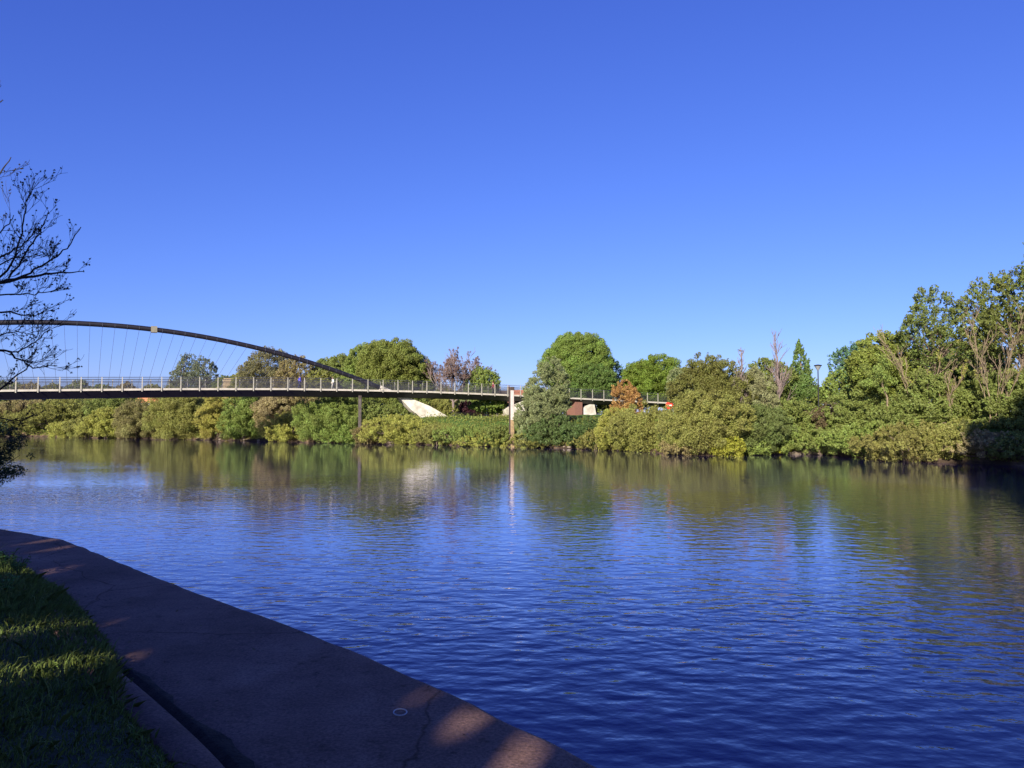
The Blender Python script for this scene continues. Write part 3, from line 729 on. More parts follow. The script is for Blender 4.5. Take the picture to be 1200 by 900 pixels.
for k, nb in enumerate(np.arange(nl_+2, nr-1.5, .5)):
    ntop = nb + (nb-napex)*.034 * (az(nb)-dz(nb))
    if ntop > nr-1 or ntop < nl_+1 or az(ntop)-dz(ntop) < .6: continue
    h = BM(); t0, t1 = bp(nb, AO+WID/2-.25, dz(nb)), bp(ntop, AO, az(ntop)-.27)
    h.tube([t0, t1], .016, 4); 
    if k % 2 == 0: h.tube([t0, t0+(t1-t0)/np.linalg.norm(t1-t0)*1.0], .04, 5)
    h.box(bp(ntop, AO-.27, az(ntop)-.02), (.03, .06, .36), U, NR)
    h.build('hanger', WIRE, bridge)
def pxprism(pts, off, th, name, mat, parent=bridge):
    mb = BM(); poly = []
    for x, y in pts:
        n, z = on_plane(x, y, off); poly.append(bp(n, off, z))
    mb.prism(poly, NR*th); return mb.build(name, mat, parent)
pxprism([(466,464),(476,464.5),(504,476),(532,492),(548,506),(520,508),(503,497),(484,482)], 1.4, 1.5, 'concrete_leg', CONC_W)
pxprism([(596,480),(612,470),(630,466),(648,466),(634,478),(618,492),(603,496)], .9, 2.2, 'concrete_leg', CONC_W)
BRICK = surf('red_brick', (.19,.09,.065), (.13,.06,.045), 9, .9, bump=.3)
pxprism([(674,471),(682.5,471),(682.5,492),(674,492)], .6, 2.4, 'brick_pier', BRICK)
pxprism([(683.5,478),(696,471),(700,492),(684,492)], 1.0, 2.0, 'concrete_wall', CONC_W)

# ------------------------------------------------------------------ piles
def pile(x, ty, Y, wd, label, mats, lean=0.0, split=.45):
    base = at_Y(x, 524, Y); X = base[0]; top = at_Y(x, ty, Y)[2]
    root = empty('mooring_pile', (X, Y, 0), R(24), label, 'mooring pile')
    H = top
    def ring(z0, z1, s=1.0, bev=.12):
        a = wd/2*s; k = a*(1-bev*2)
        pts = [(k,-a),(a,-k),(a,k),(k,a),(-k,a),(-a,k),(-a,-k),(-k,-a)]
        return [[(px_+lean*z, py_, z) for px_, py_ in pts] for z in (z0, z1)]
    for nm, z0, z1, s, mt in (('lower_shaft', -2, H*split, 1.0, mats[0]), ('upper_shaft', H*split+.002, H-.35, .97, mats[1]), ('cap', H-.348, H, 1.1, mats[2])):
        mb = MB(); loft(mb, ring(z0, z1, s)); mb.build(nm, mt, root)
    # left flange; dark rust colour gives the tall pile its shaded side
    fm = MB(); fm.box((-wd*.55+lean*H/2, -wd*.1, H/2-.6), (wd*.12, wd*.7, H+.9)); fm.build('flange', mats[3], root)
    return root
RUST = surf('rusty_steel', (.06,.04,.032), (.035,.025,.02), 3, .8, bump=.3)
OCH = surf('ochre_stained_steel', (.3,.21,.11), (.16,.11,.07), 2, .8, bump=.2)
PALEST = surf('pale_painted_steel', (.5,.44,.4), (.38,.33,.3), 1.5, .7, bump=.1)
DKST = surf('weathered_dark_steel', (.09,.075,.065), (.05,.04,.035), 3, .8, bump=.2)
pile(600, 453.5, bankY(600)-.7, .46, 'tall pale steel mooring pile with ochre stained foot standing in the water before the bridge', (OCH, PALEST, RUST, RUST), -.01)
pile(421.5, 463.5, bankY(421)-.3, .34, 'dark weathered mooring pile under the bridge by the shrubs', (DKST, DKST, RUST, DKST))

# ------------------------------------------------------------------ people on the bridge
def skin_obj(name, pts, edges, radii, mat, parent, sub=1):
    me = bpy.data.meshes.new(name); me.from_pydata(pts, edges, []); me.update()
    o = bpy.data.objects.new(name, me); col.objects.link(o)
    md = o.modifiers.new('s', 'SKIN'); 
    for i, r in enumerate(radii):
        me.skin_vertices[0].data[i].radius = (r, r) if np.isscalar(r) else r
    me.skin_vertices[0].data[0].use_root = True
    s2 = o.modifiers.new('b', 'SUBSURF'); s2.levels = sub; s2.render_levels = sub
    dg = bpy.context.evaluated_depsgraph_get(); m2 = bpy.data.meshes.new_from_object(o.evaluated_get(dg))
    m2.name = name; bpy.data.objects.remove(o); m2.materials.clear()
    m2.polygons.foreach_set('use_smooth', np.ones(len(m2.polygons), dtype=bool))
    return link(name, m2, mat, parent)
SKIN = surf('skin', (.5,.3,.22), None, 3, .6, bump=0)
def person(n, off, face, top_c, leg_c, hair_c, label, H=1.72, stride=.22):
    k = H/1.72
    root = empty('person', bp(n, off, dz(n)), math.atan2(U[1], U[0])+face, label, 'person')
    s = stride*k
    J = {'pel':(0,0,.93),'wai':(0,0,1.1),'che':(.01,0,1.32),'nek':(.02,0,1.48),'hd1':(.03,0,1.56),'hd2':(.035,0,1.66),
         'hl':(0,.09,.9),'kl':(s*.6,.1,.5),'al':(s*.85,.1,.09),'tl':(s*.85+.17,.1,.04),
         'hr':(0,-.09,.9),'kr':(-s*.1,-.1,.5),'ar':(-s,-.1,.11),'tr':(-s+.16,-.1,.04),
         'sl':(.01,.18,1.4),'el':(-.08,.24,1.13),'wl':(.06,.25,.9),'fl':(.1,.25,.82),
         'sr':(.01,-.18,1.4),'er':(.0,-.24,1.12),'wr':(.16,-.23,.95),'fr':(.21,-.23,.88)}
    E = [('pel','wai'),('wai','che'),('che','nek'),('nek','hd1'),('hd1','hd2'),('pel','hl'),('hl','kl'),('kl','al'),('al','tl'),('pel','hr'),('hr','kr'),('kr','ar'),('ar','tr'),
         ('che','sl'),('sl','el'),('el','wl'),('wl','fl'),('che','sr'),('sr','er'),('er','wr'),('wr','fr')]
    RD = {'pel':.13,'wai':.115,'che':.14,'nek':.055,'hd1':.085,'hd2':.095,'hl':.085,'kl':.06,'al':.04,'tl':.035,'hr':.085,'kr':.06,'ar':.04,'tr':.035,
          'sl':.06,'el':.042,'wl':.032,'fl':.03,'sr':.06,'er':.042,'wr':.032,'fr':.03}
    def sub(keys, name, mat, grow_):
        ks = [a for a in J if a in keys]; idx = {a: i for i, a in enumerate(ks)}
        skin_obj(name, [tuple(c*k for c in J[a]) for a in ks], [(idx[a], idx[b]) for a, b in E if a in idx and b in idx], [RD[a]*k+grow_ for a in ks], mat, root)
    sub(list(J), 'body', SKIN, 0)
    sub(['pel','wai','che','sl','el','wl','sr','er','wr'], 'jacket', surf('jacket_cloth', top_c, None, 5, .8, bump=.1), .028)
    sub(['pel','hl','kl','al','hr','kr','ar'], 'trousers', surf('trouser_cloth', leg_c, None, 5, .85, bump=.1), .022)
    mb = MB(); mb.lathe([(.02,.12),(.07,.1),(.1,.04),(.108,-.02),(.1,-.07),(.06,-.1)], (.02*k, 0, 1.655*k), 12); mb.build('hair', surf('hair', hair_c, None, 8, .7), root, True)
person(on_plane(351, 450, 1.6)[0], 1.6, 0, (.05,.05,.5), (.03,.03,.1), (.03,.02,.015), 'person in a bright blue jacket walking on the bridge')
person(on_plane(390, 450, 1.4)[0], 1.4, math.pi, (.75,.72,.66), (.6,.57,.5), (.12,.08,.05), 'person in pale clothes on the bridge near the arch foot', 1.6)
person(on_plane(578, 450, 2.4)[0], 2.4, math.pi, (.16,.02,.03), (.03,.025,.03), (.1,.01,.015), 'person in a dark red top on the bridge left of the tall pile', 1.85)

# ------------------------------------------------------------------ houses, fence, sign, lamp, bird
WINDOW = surf('window_glass', (.05,.06,.08), None, 2, .15, bump=0)
FRAMEW = surf('white_frame', (.75,.74,.7), None, 3, .5, bump=0)
def house(x, Y, ridge_y, w, d, label, wall_m, roof_m, rot=0., hip=.0, roof_h=2.4, chim=(.3,)):
    X = at_Y(x, 493, Y)[0]; z0 = float(gh(np.array([X]), np.array([Y]))[0]); H = at_Y(x, ridge_y, Y)[2]-z0
    root = empty('house', (X, Y, z0), rot, label, 'house'); e = H-roof_h
    mb = MB(); mb.box((0, 0, e/2-.3), (w, d, e+.6))
    if hip == 0: 
        for s_ in (-1, 1): mb.prism([(s_*(w/2-.003), -d/2, e), (s_*(w/2-.003), d/2, e), (s_*(w/2-.003), 0, H-.06)], (-s_*.2, 0, 0))
    mb.build('wall', wall_m, root)
    o_ = .35; a = w/2+o_; c = d/2+o_; r_ = w/2-hip if hip else w/2+.2
    mb = MB(); mb.add([(-a,-c,e-.12),(a,-c,e-.12),(a,c,e-.12),(-a,c,e-.12),(-r_,0,H),(r_,0,H),(-a,-c,e-.25),(a,-c,e-.25),(a,c,e-.25),(-a,c,e-.25)],
                      [(0,1,5,4),(2,3,4,5),(1,2,5),(3,0,4),(0,6,7,1),(1,7,8,2),(2,8,9,3),(3,9,6,0),(6,9,8,7)])
    ro = mb.build('roof', roof_m, root)
    for cx in chim:
        mb = MB(); mb.box((cx*w, 0, H+.15), (.75, .55, 1.5)); mb.box((cx*w, 0, H+.93), (.85, .65, .12))
        for q_ in (-.17, .17): mb.lathe([(.1,0),(.085,.35)], (cx*w+q_, 0, H+.99), 8)
        mb.build('chimney', BRICK, ro)
    for zz in ((1.5, 4.2) if e > 5 else (1.5,)):
        for fx in (-.3, 0, .3):
            mb = MB(); mb.box((fx*w, -d/2-.02, zz), (1.3, .1, 1.25)); wf = mb.build('window', FRAMEW, root)
            mb = MB()
            for q_ in (-.3, .3): mb.box((fx*w+q_, -d/2-.08, zz), (.5, .03, 1.05))
            mb.build('pane', WINDOW, wf)
    return root
ROOF_O = surf('orange_tiles', (.55,.2,.09), (.42,.15,.07), 4, .8, bump=.2)
ROOF_D = surf('dark_tiles', (.1,.07,.055), None, 4, .8)
YBR = surf('yellow_brick', (.4,.3,.17), (.3,.22,.12), 6, .9)
house(176, 170, 459.5, 5.2, 5, 'small house with an orange hipped roof showing below the bridge girder', FRAMEW, ROOF_O, .1, 2.0, 2.2, ())
house(278, 141, 443.5, 4.5, 6, 'yellow brick house whose roof and chimney rise above the railing', YBR, YBR, .5, 0, 2.6, (.15,))
house(590, 210, 457.5, 5, 7, 'far red brick house just left of the tall pile', BRICK, ROOF_D, .3, 0, 2.8, (-.3, .3))
house(611, 205, 457, 4, 7, 'far red brick house just right of the tall pile', BRICK, ROOF_O, -.2, 0, 2.8, (.3,))
house(975, 92, 456, 6, 6, 'small pale house with bluish roof hidden behind the trees right of the lamp', FRAMEW, surf('slate_roof', (.2,.25,.32), None, 4, .6), .2, 0, 1.8, ())
# orange timber fence with uprights
def fence():
    Y = bankY(552)+27; a = at_Y(533, 489, Y); b2 = at_Y(571, 489, Y); z0 = float(gh(np.array([a[0]]), np.array([Y]))[0])
    root = empty('timber_fence', (a[0], Y, z0), 0, 'orange brown timber fence on the far bank under the bridge', 'fence'); L_ = b2[0]-a[0]; h = at_Y(552, 483, Y)[2]-z0
    OT = surf('orange_timber', (.55,.29,.1), (.42,.21,.07), 5, .8, bump=.2)
    mb = MB(); nb = int(L_/.16)
    for i in range(nb): mb.box((i*.16+.08, 0, h/2), (.15, .03, h-.05+.03*math.sin(i*2.3)))
    mb.build('board_panel', OT, root)
    for i in range(5):
        mb = MB(); mb.box((L_*i/4, -.06, h/2), (.1, .1, h+.1)); mb.build('post', OT, root)
    for i, xx in enumerate((577, 582.5, 589)):
        p_ = at_Y(xx, 488, Y-3); zz = float(gh(np.array([p_[0]]), np.array([Y-3]))[0])
        mb = MB(); hh = at_Y(xx, (486.5, 484.5, 485.5)[i], Y-3)[2]-zz
        mb.prism([(-.2,0,-.2),(.2,0,-.2),(.2,0,hh*.8),(.1,0,hh),(-.1,0,hh),(-.2,0,hh*.8)], (0, .16, 0))
        o = mb.build('marker_stone', STONE); o.location = (p_[0], Y-3, zz)
        tag(o, ('shortest pale marker stone, nearest to the orange fence', 'tallest pale marker stone, the middle of three', 'pale marker stone nearest to the tall pile')[i], 'marker stone')
fence()
# round red sign with white bar
def sign():
    Y = bankY(784)+6; p_ = at_Y(784.5, 475, Y); z0 = float(gh(np.array([p_[0]]), np.array([Y]))[0]); zc = p_[2]-z0
    root = empty('round_sign', (p_[0], Y, z0), R(0), 'round red sign with a white bar on a post among the willows', 'sign')
    mb = MB(); mb.tube([(0, .06, -.2), (0, .06, zc+.3)], .04, 8); mb.build('post', STEEL_LT, root)
    mb = MB(); mb.prism([(.36*math.cos(a), 0, zc+.36*math.sin(a)) for a in np.linspace(0, 2*math.pi, 25)[:-1]], (0, .02, 0)); f = mb.build('sign_face', surf('red_paint', (.7,.03,.02), None, 2, .4, bump=0), root)
    mb = MB(); mb.box((0, -.008, zc), (.42, .01, .11)); mb.build('white_bar', FRAMEW, f)
sign()
def lamp():
    Y = bankY(958)+7; p_ = at_Y(958.5, 431, Y); z0 = float(gh(np.array([p_[0]]), np.array([Y]))[0]); h = p_[2]-z0
    root = empty('street_lamp', (p_[0], Y, z0), 0, 'black post top street lamp with an inverted cone head among the trees', 'street lamp')
    BLK = surf('black_lamp_paint', (.02,.02,.022), None, 2, .4, bump=0)
    mb = MB(); mb.lathe([(.1,-.2),(.1,1),(.06,1.1),(.05,h-.25)], sides=10); mb.build('pole', BLK, root)
    mb = MB(); mb.lathe([(.06,h-.25),(.1,h-.2),(.3,h+.16)], sides=14); mb.build('lens', surf('lamp_lens', (.25,.26,.27), None, 2, .2, bump=0), root)
    mb = MB(); mb.lathe([(.33,h+.162),(.36,h+.2),(.33,h+.25),(.1,h+.3)], sides=14); mb.build('cap', BLK, root)
lamp()
def bird():
    p_ = at_Y(868, 411.5, 75); mb = MB()
    mb.tube([(-.3,0,0),(-.2,0,.01),(0,0,.03),(.18,0,.02),(.27,0,.03),(.33,0,.02)], [.01,.035,.06,.05,.03,.008], 8)
    for s_ in (-1, 1): mb.prism([(-.08,s_*.04,.04),(.1,s_*.04,.04),(.04,s_*.3,.12),(-.06,s_*.52,.06),(-.12,s_*.3,.11)], (0, 0, .012))
    mb.prism([(-.28,-.02,0),(-.28,.02,0),(-.42,.06,0),(-.42,-.06,0)], (0, 0, .01))
    o = mb.build('bird', surf('grey_feather', (.12,.11,.11), None, 5, .8, bump=0)); o.location = tuple(p_); o.rotation_euler = (.25, 0, .3)
    tag(o, 'small grey bird flying above the willows', 'bird')
bird()

# ------------------------------------------------------------------ quay path
def resample(line, n_):
    l = np.array(line); sg = np.linalg.norm(np.diff(l, axis=0), axis=1); cu = np.concatenate([[0], np.cumsum(sg)])
    t = n_; return np.stack([np.interp(t, cu, l[:, 0]), np.interp(t, cu, l[:, 1])], 1)
E_ = np.array(EDGE); Lb = np.array(LAND)
se = np.concatenate([[0], np.cumsum(np.linalg.norm(np.diff(E_, axis=0), axis=1))])
# stations along the river edge (dense close to the camera)
s_near0, s_near1 = se[2], se[-6]
st = np.concatenate([np.linspace(0, s_near0, 20)[:-1], np.arange(s_near0, s_near1, .12), np.linspace(s_near1, se[-1], 60)])
Ep = resample(EDGE, st)
# matching landward point: nearest position on LAND polyline
def closest(P, line):
    best = None
    out = np.zeros_like(P); bd = np.full(len(P), 1e9)
    for a, b in zip(line[:-1], line[1:]):
        a = np.array(a); b = np.array(b); d = b-a; t = np.clip(((P-a)@d)/(d@d), 0, 1)[:, None]; q_ = a+t*d
        dd = np.linalg.norm(P-q_, axis=1); m_ = dd < bd; out[m_] = q_[m_]; bd[m_] = dd[m_]
    return out
Lp = closest(Ep, LAND)
# smooth landward points
for _ in range(30): Lp[1:-1] = (Lp[:-2]+2*Lp[1:-1]+Lp[2:])/4
rg = np.random.default_rng(3)
chip = rg.normal(size=len(Ep)); chip = np.convolve(chip, [.25, .5, .25], 'same')*.012 + np.convolve(rg.normal(size=len(Ep)), np.ones(9)/9, 'same')*.02
dirn = unit(Lp-Ep); Ec = Ep - dirn*.065 + dirn*(chip*(np.abs(Ep[:, 0]) < 20))[:, None]
rows = []
rows.append(np.column_stack([Ec+dirn*.02, np.full(len(Ec), -2.4)]))
rows.append(np.column_stack([Ec, np.full(len(Ec), ZQ-.05)]))
rows.append(np.column_stack([Ec+dirn*.03, np.full(len(Ec), ZQ-.008)]))
K = 12
for k in range(0, K+1):
    f = .04+.96*k/K; P = Ec*(1-f)+Lp*f
    rows.append(np.column_stack([P, ZQ + .006*wob(P[:, 0]*3, P[:, 1]*3) - .02*max(0, k-K+1)]))
def rows_mesh(name, rows, smooth=True):
    V = np.concatenate(rows); n_ = len(rows[0]); k = len(rows); fi = []
    i = np.arange(n_-1)
    for r in range(k-1): fi.append(np.stack([r*n_+i, r*n_+i+1, (r+1)*n_+i+1, (r+1)*n_+i], 1))
    fi = np.concatenate(fi); return mesh_np(name, V, fi.ravel(), np.full(len(fi), 4), smooth)
m, nt, N, L = new_mat('worn_concrete_path')
tc = N.new('ShaderNodeTexCoord').outputs['Object']
p = N.new('ShaderNodeBsdfPrincipled'); out = N.new('ShaderNodeOutputMaterial'); p.inputs['Roughness'].default_value = .9; p.inputs['Specular IOR Level'].default_value = .2
ca = ramp(N, L, noise(N, L, 1.1, 8, tc, .65), [(.3, (.14,.08,.06)), (.46, (.22,.125,.095)), (.56, (.26,.15,.115)), (.7, (.34,.21,.16))])
fine = ramp(N, L, noise(N, L, 55, 3, tc, .7), [(.3, (.55,.55,.55)), (.7, (1.3,1.3,1.3))])
mu = N.new('ShaderNodeMixRGB'); mu.blend_type = 'MULTIPLY'; mu.inputs[0].default_value = 1; L.new(ca, mu.inputs[1]); L.new(fine, mu.inputs[2])
vo = N.new('ShaderNodeTexVoronoi'); vo.feature = 'DISTANCE_TO_EDGE'; vo.inputs['Scale'].default_value = .42
nz = N.new('ShaderNodeTexNoise'); nz.inputs['Scale'].default_value = 1.6; nz.inputs['Detail'].default_value = 6; L.new(tc, nz.inputs['Vector'])
mxv = N.new('ShaderNodeMixRGB'); mxv.inputs[0].default_value = .3; L.new(tc, mxv.inputs[1]); L.new(nz.outputs['Color'], mxv.inputs[2]); L.new(mxv.outputs[0], vo.inputs['Vector'])
crk = ramp(N, L, vo.outputs[0], [(0, (.5,.48,.46)), (.0016, (.6,.58,.56)), (.0035, (1,1,1))])
mu2 = N.new('ShaderNodeMixRGB'); mu2.blend_type = 'MULTIPLY'; mu2.inputs[0].default_value = 1; L.new(mu.outputs[0], mu2.inputs[1]); L.new(crk, mu2.inputs[2])
st2 = ramp(N, L, noise(N, L, 9, 5, tc, .7), [(.3, (.4,.38,.36)), (.4, (.9,.9,.9)), (.55, (1,1,1))])
mu3 = N.new('ShaderNodeMixRGB'); mu3.blend_type = 'MULTIPLY'; mu3.inputs[0].default_value = 1; L.new(mu2.outputs[0], mu3.inputs[1]); L.new(st2, mu3.inputs[2])
L.new(mu3.outputs[0], p.inputs['Base Color'])
b1 = N.new('ShaderNodeBump'); b1.inputs['Strength'].default_value = .7; b1.inputs['Distance'].default_value = .012
L.new(noise(N, L, 30, 6, tc, .7), b1.inputs['Height'])
b2_ = N.new('ShaderNodeBump'); b2_.inputs['Strength'].default_value = .6; b2_.inputs['Distance'].default_value = .02
L.new(crk, b2_.inputs['Height']); L.new(b1.outputs[0], b2_.inputs['Normal']); L.new(b2_.outputs[0], p.inputs['Normal']); L.new(p.outputs[0], out.inputs[0])
tag(link('quay_path', rows_mesh('quay_path', rows), m), kind='structure')
# dirt gutter, concrete edging strip, grass bank
out_n = dirn
def off_rows(d, z, jit=0): 
    return np.column_stack([Lp + out_n*d + (rg.normal(size=Lp.shape)*jit), z + 0*Lp[:, 0]])
gj = np.convolve(rg.normal(size=len(Lp)), np.ones(5)/5, 'same')*.05
rr_ = [np.column_stack([Lp-out_n*np.clip((.03+gj*1.3)*np.clip((5.6-Lp[:, 1])/1.5, 0, 1.6)+.01, .004, .3)[:, None], np.full(len(Lp), ZQ+.012)]), np.column_stack([Lp, np.full(len(Lp), ZQ+.02)]), np.column_stack([Lp+out_n*.05, np.full(len(Lp), ZQ-.02)])]
for r_ in rr_: r_[:, 2] += .008*rg.normal(size=len(r_))*.3
DIRT = surf('dark_moss_dirt', (.055,.037,.027), (.02,.014,.012), 9, 1, bump=.8)
tag(link('dirt_gutter', rows_mesh('dirt_gutter', rr_), DIRT), kind='structure')
tag(link('path_edging', rows_mesh('path_edging', [off_rows(.045, ZQ-.05), off_rows(.05, ZQ+.012), off_rows(.08, ZQ+.022), off_rows(.22, ZQ+.028), off_rows(.25, ZQ-.05)]), m), kind='structure')
vg = [off_rows(d, 0) for d in (.2, .26, .5, .8, 1.2, 1.8, 2.5, 4, 7, 12, 25, 55)]
vz = [ZQ-.04, ZQ+.02, ZQ+.05, ZQ+.1, ZQ+.12, ZQ+.15, ZQ+.2, ZQ+.25, ZQ+.3, ZQ+.3, ZQ+.2, ZQ-.4]
for r_, z_ in zip(vg, vz): r_[:, 2] = z_ + .02*wob(r_[:, 0]*2, r_[:, 1]*2)
SOIL = surf('grassy_soil', (.07,.075,.035), (.045,.045,.025), 5, 1, bump=.6)
tag(link('grass_bank', rows_mesh('grass_bank', vg), SOIL), kind='structure')
# grass blades
def verge_z(d): return np.interp(d, (.2,.26,.5,.8,1.2,1.8,2.5,4,7), vz[:9])
idx = np.where((Lp[:, 1] > 1.5) & (Lp[:, 1] < 12) & (Lp[:, 0] > -13))[0]
n = 170000
i = rg.choice(idx, n); d = .21+rg.random(n)**1.3*4.2; jit = rg.random(n)[:, None]
P = Lp[i]*(1-jit)+Lp[i-1]*jit + out_n[i]*d[:, None]
# grass creeps over the edging in the distance
creep = np.clip((P[:, 1]-4.2)/1.2, 0, 1)*.3; P -= out_n[i]*creep[:, None]
m_ = (P[:, 0] > -P[:, 1]*.72-.5) & (P[:, 1] > 2.6); P, d = P[m_], d[m_]; n = len(P)
tuft = np.clip(.75+.35*wob(P[:, 0]*6, P[:, 1]*6), .35, 1.6)
Hh = (.05+.1*rg.random(n)+.13*(rg.random(n) > .96))*tuft*np.interp(d, [.3, .8], [.6, 1]); z = verge_z(d)+.02*wob(P[:, 0]*2, P[:, 1]*2)-.01
a = rg.random(n)*6.28; wd = np.stack([np.cos(a), np.sin(a), 0*a], 1)*(.0022+.002*rg.random(n))[:, None]
lean = np.stack([rg.normal(size=n)*.5+.25, rg.normal(size=n)*.5-.1, 0*a], 1)*Hh[:, None]
b0 = np.column_stack([P, z]); m1 = b0+lean*.35+np.array([0, 0, 1])*Hh[:, None]*.6; t1 = b0+lean+np.array([0, 0, 1])*Hh[:, None]*(.95-.2*rg.random(n))[:, None]
Vb = np.stack([b0-wd, b0+wd, m1+wd*.8, t1, m1-wd*.8], 1).reshape(-1, 3)
me = mesh_np('grass', Vb, np.arange(5*n), np.full(n, 5), False, np.clip(.45+rg.normal(size=n)*.25, 0, 1))
o = link('grass', me, GRASS); o.color = (.13, .17, .04, 1); tag(o, 'rough green grass on the verge beside the quay path', 'grass', kind='stuff')
# leafy weeds
def weed(x, y, r, label, seed):
    r_ = np.random.default_rng(seed); P0 = at_z(x, y, ZQ+.1); root = empty('weed', P0, 0, label, 'weed')
    st_ = MB(); VL = []; 
    for k in range(9):
        a = 6.28*k/9+r_.random()*.5; e = np.array([math.cos(a)*r*.8, math.sin(a)*r*.8, r*(.7+.9*r_.random())])
        st_.tube(curve((0, 0, -.05), e, .15, r_, 5, .03), [.004]*5, 4)
        for q_ in range(5):
            c_ = e*(.5+.12*q_)+r_.normal(size=3)*.015; t_ = unit(np.array([math.cos(a+q_*2.4), math.sin(a+q_*2.4), .2])); s_ = np.cross(t_, [0, 0, 1]); l_ = r*.42
            VL += [c_, c_+t_*l_*.5+s_*l_*.3+[0, 0, .01], c_+t_*l_, c_+t_*l_*.5-s_*l_*.3+[0, 0, .01]]
    st_.build('stems', surf('green_stem', (.08,.12,.03), None, 5, .7, bump=0), root)
    o = link('leaves', quads_mesh('leaves', np.array(VL), r_.random(len(VL)//4)), LEAF, root); o.color = (.11, .2, .04, 1)
weed(6, 668, .13, 'leafy weed at the left edge of the verge, nearer the frame edge', 1)
weed(22, 671, .1, 'small leafy weed catching light on the verge beside the path', 2)
weed(4, 700, .12, 'leafy weed lowest on the verge at the left frame edge', 3)
# metal ring on the path
rp = at_z(469, 834.5, ZQ+.016); mb = MB()
tpts = [(math.cos(a)*.036, math.sin(a)*.036, 0) for a in np.linspace(0, 2*math.pi, 25)]
mb.tube(tpts, .0035, 8, cap=False); o = mb.build('ring', surf('dull_plastic', (.55,.55,.58), None, 3, .4, bump=0), smooth=True); o.location = tuple(rp); o.rotation_euler = (.12, .05, 0)
tag(o, 'small pale ring lying on the concrete path', 'ring')

# ------------------------------------------------------------------ budding tree hanging in from the left
TY = 12.0; tx = -12.3
bt = empty('budding_tree', (tx, TY, 1.15), 0, 'dark budding tree reaching in from the left edge over the river', 'tree')
rg = np.random.default_rng(21); o0 = np.array([tx, TY, 1.15])
tk = MB(); trunk = curve((0, 0, -.3), (.5, .3, 11), 0, rg, 12, .008); tk.tube(trunk, np.linspace(.24, .08, 12), 10); tk.build('trunk', BARK_DARK, bt, True)
br = MB(); tips = []
def W_(x, y, dy=0): return at_Y(x, y, TY+dy)-o0
mains = [
 ([(-220,380),(-100,345),(0,331),(40,323),(70,320),(98,318)], .03, 0),
 ([(-20,333),(25,326),(60,305),(80,290),(95,266)], .014, .1),
 ([(-30,330),(10,322),(25,275),(28,245),(38,222)], .014, -.1),
 ([(-60,338),(-20,300),(5,268),(16,252)], .012, .2),
 ([(10,326),(35,290),(52,262),(57,248)], .011, .25),
 ([(-220,330),(-80,262),(0,207),(13,184)], .02, .3),
 ([(-230,260),(-90,180),(-15,130),(2,118)], .02, -.3),
 ([(-220,420),(-90,380),(0,362),(32,372),(50,366)], .018, -.2),
 ([(-60,352),(0,345),(40,345),(68,338)], .012, .35),
 ([(-200,440),(-80,405),(0,409),(21,420),(42,432),(67,428)], .018, .1),
 ([(-20,408),(23,413),(45,398),(57,387)], .01, 0),
 ([(-200,500),(-60,480),(0,457),(20,440),(36,426)], .018, -.1),
 ([(-60,440),(-10,395),(20,388),(40,392)], .01, .2),
 ([(-200,500),(-60,470),(0,490),(25,494),(44,484)], .014, .2),
 ([(-80,350),(0,300),(30,285),(42,270)], .012, -.3),
 ([(-80,350),(0,310),(20,300),(50,300)], .01, .4),
]
for pts, r0, dy in mains:
    P = np.array([W_(x, y, dy) for x, y in pts])
    t = np.linspace(0, len(P)-1, len(P)*4); Pi = np.stack([np.interp(t, np.arange(len(P)), P[:, k]) for k in range(3)], 1)
    for _ in range(2): Pi[1:-1] = (Pi[:-2]+2*Pi[1:-1]+Pi[2:])/4
    Pi[1:-1] += rg.normal(size=(len(Pi)-2, 3))*.012
    rad = np.linspace(r0*1.4, .006, len(Pi)); br.tube(Pi, rad, 6, cap=False)
    if pts[0][0] <= -200:
        tz = np.clip(Pi[0][2]-.9, .5, 10.5); k = int(tz/11*11); br.tube([trunk[k], (trunk[k]+Pi[0])/2+[0, 0, .05], Pi[0]], [r0*2.6, r0*2, r0*1.4], 7, cap=False)
    tips.append((Pi[-1], unit(Pi[-1]-Pi[-2])))
    for j in range(len(Pi)):
        if Pi[j][0] < W_(-60, 400)[0]: continue
        for q_ in range(2):
            if rg.random() < (.36 if pts[-1][1] > 200 else .16):
                dd = unit(Pi[min(j+1, len(Pi)-1)]-Pi[j-1]); sd = unit(np.array([rg.normal(), rg.normal()*.8, rg.normal()]))
                grow(br, Pi[j], dd*.8+sd*.75+np.array([0, 0, .15]), .16+.2*rg.random(), .0045, 2, rg, .45, 3, .6, tips, .0025, 4, .6)
br.build('branches', BARK_DARK, bt)
bc = np.array([t[0] for t in tips]); print('tips', len(bc))
sel = rg.random(len(bc)) < .26; bc = bc[sel]
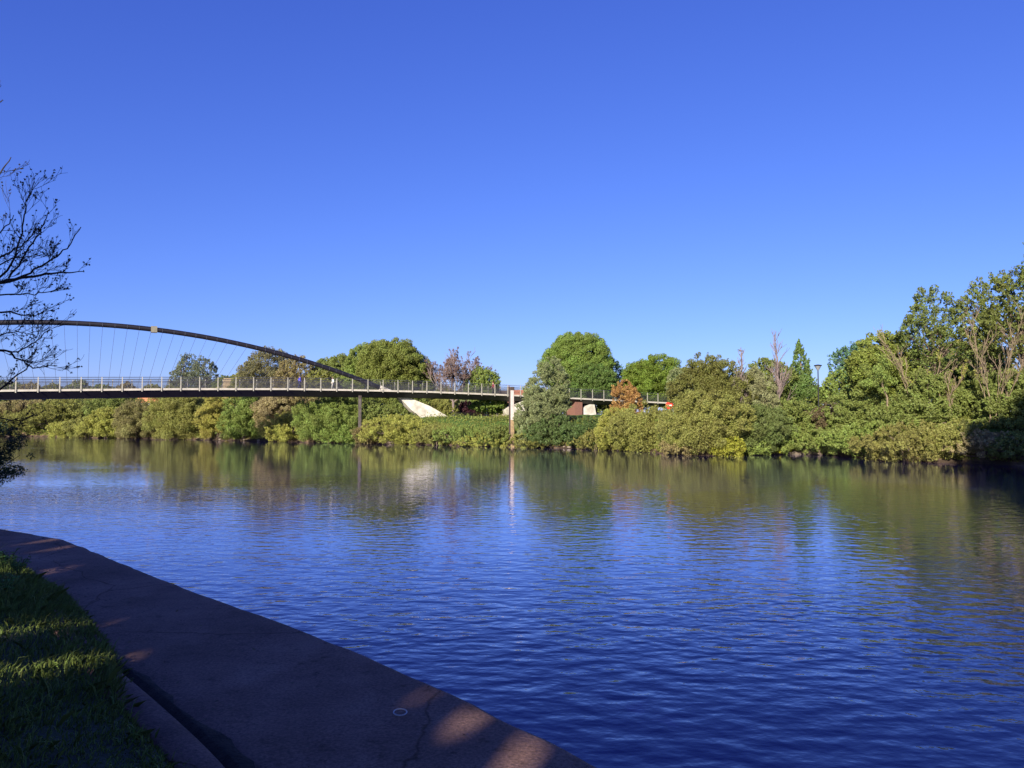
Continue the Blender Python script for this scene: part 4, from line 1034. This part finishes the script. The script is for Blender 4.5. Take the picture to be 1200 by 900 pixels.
bc = np.repeat(bc, 2, axis=0)+rg.normal(size=(len(bc)*2, 3))*.006
Vl, var = leaves(bc, np.full(len(bc), .012), 1.1, .026, .016, rg)
o = link('buds', quads_mesh('buds', Vl, var), LEAF, bt); o.color = (.05, .04, .025, 1)
# dark shrub at the left edge overhanging the water
def edge_shrub():
    rg = np.random.default_rng(31); root = empty('overhanging_shrub', (-9.9, 13.2, .9), 0, 'dark leafy shrub hanging over the water at the left frame edge', 'shrub')
    oo = np.array([-9.9, 13.2, .9]); st_ = MB(); cs = []; 
    for k in range(44):
        e = at_Y(-75+102*rg.random()**.6, 497+62*rg.random(), 12.9+rg.random()*.9)-oo
        cv = curve((rg.normal()*.1, rg.normal()*.1, 0), e, .16, rg, 6, .03); st_.tube(cv, np.linspace(.014, .004, 6), 4, cap=False)
        for j in (3, 4, 5): cs.append(cv[j]+rg.normal(size=3)*.05)
    st_.build('stems', BARK_DARK, root); Vl, var = leaves(np.array(cs), .07+.09*rg.random(len(cs)), .5, .07, .035, rg, .5)
    o = link('crown', quads_mesh('crown', Vl, var), LEAF, root); o.color = (.03, .05, .02, 1)
edge_shrub()

# scattered dry leaf scraps and grit on the path
rg = np.random.default_rng(77); n = 420
i = rg.choice(np.where((Ep[:, 1] > 2.8) & (Ep[:, 1] < 11))[0], n); f = rg.random(n)[:, None]; f = np.where(rg.random(n)[:, None] < .5, .8+.2*f, f)
P = Ep[i]*(1-f)+Lp[i]*f; c = np.column_stack([P, np.full(n, ZQ+.014)]); a = rg.random(n)*6.28
t = np.column_stack([np.cos(a), np.sin(a), rg.normal(size=n)*.2])*(.004+.014*rg.random(n)**2)[:, None]; bt_ = np.column_stack([-t[:, 1], t[:, 0], np.abs(rg.normal(size=n))*.003])*.55
Vq = np.stack([c-t, c+bt_, c+t, c-bt_], 1).reshape(-1, 3)
o = link('leaf_litter', quads_mesh('leaf_litter', Vq, rg.random(n)), LEAF); o.color = (.09, .06, .035, 1); tag(o, 'scraps of dry leaf and grit scattered on the quay path', 'litter', kind='stuff')
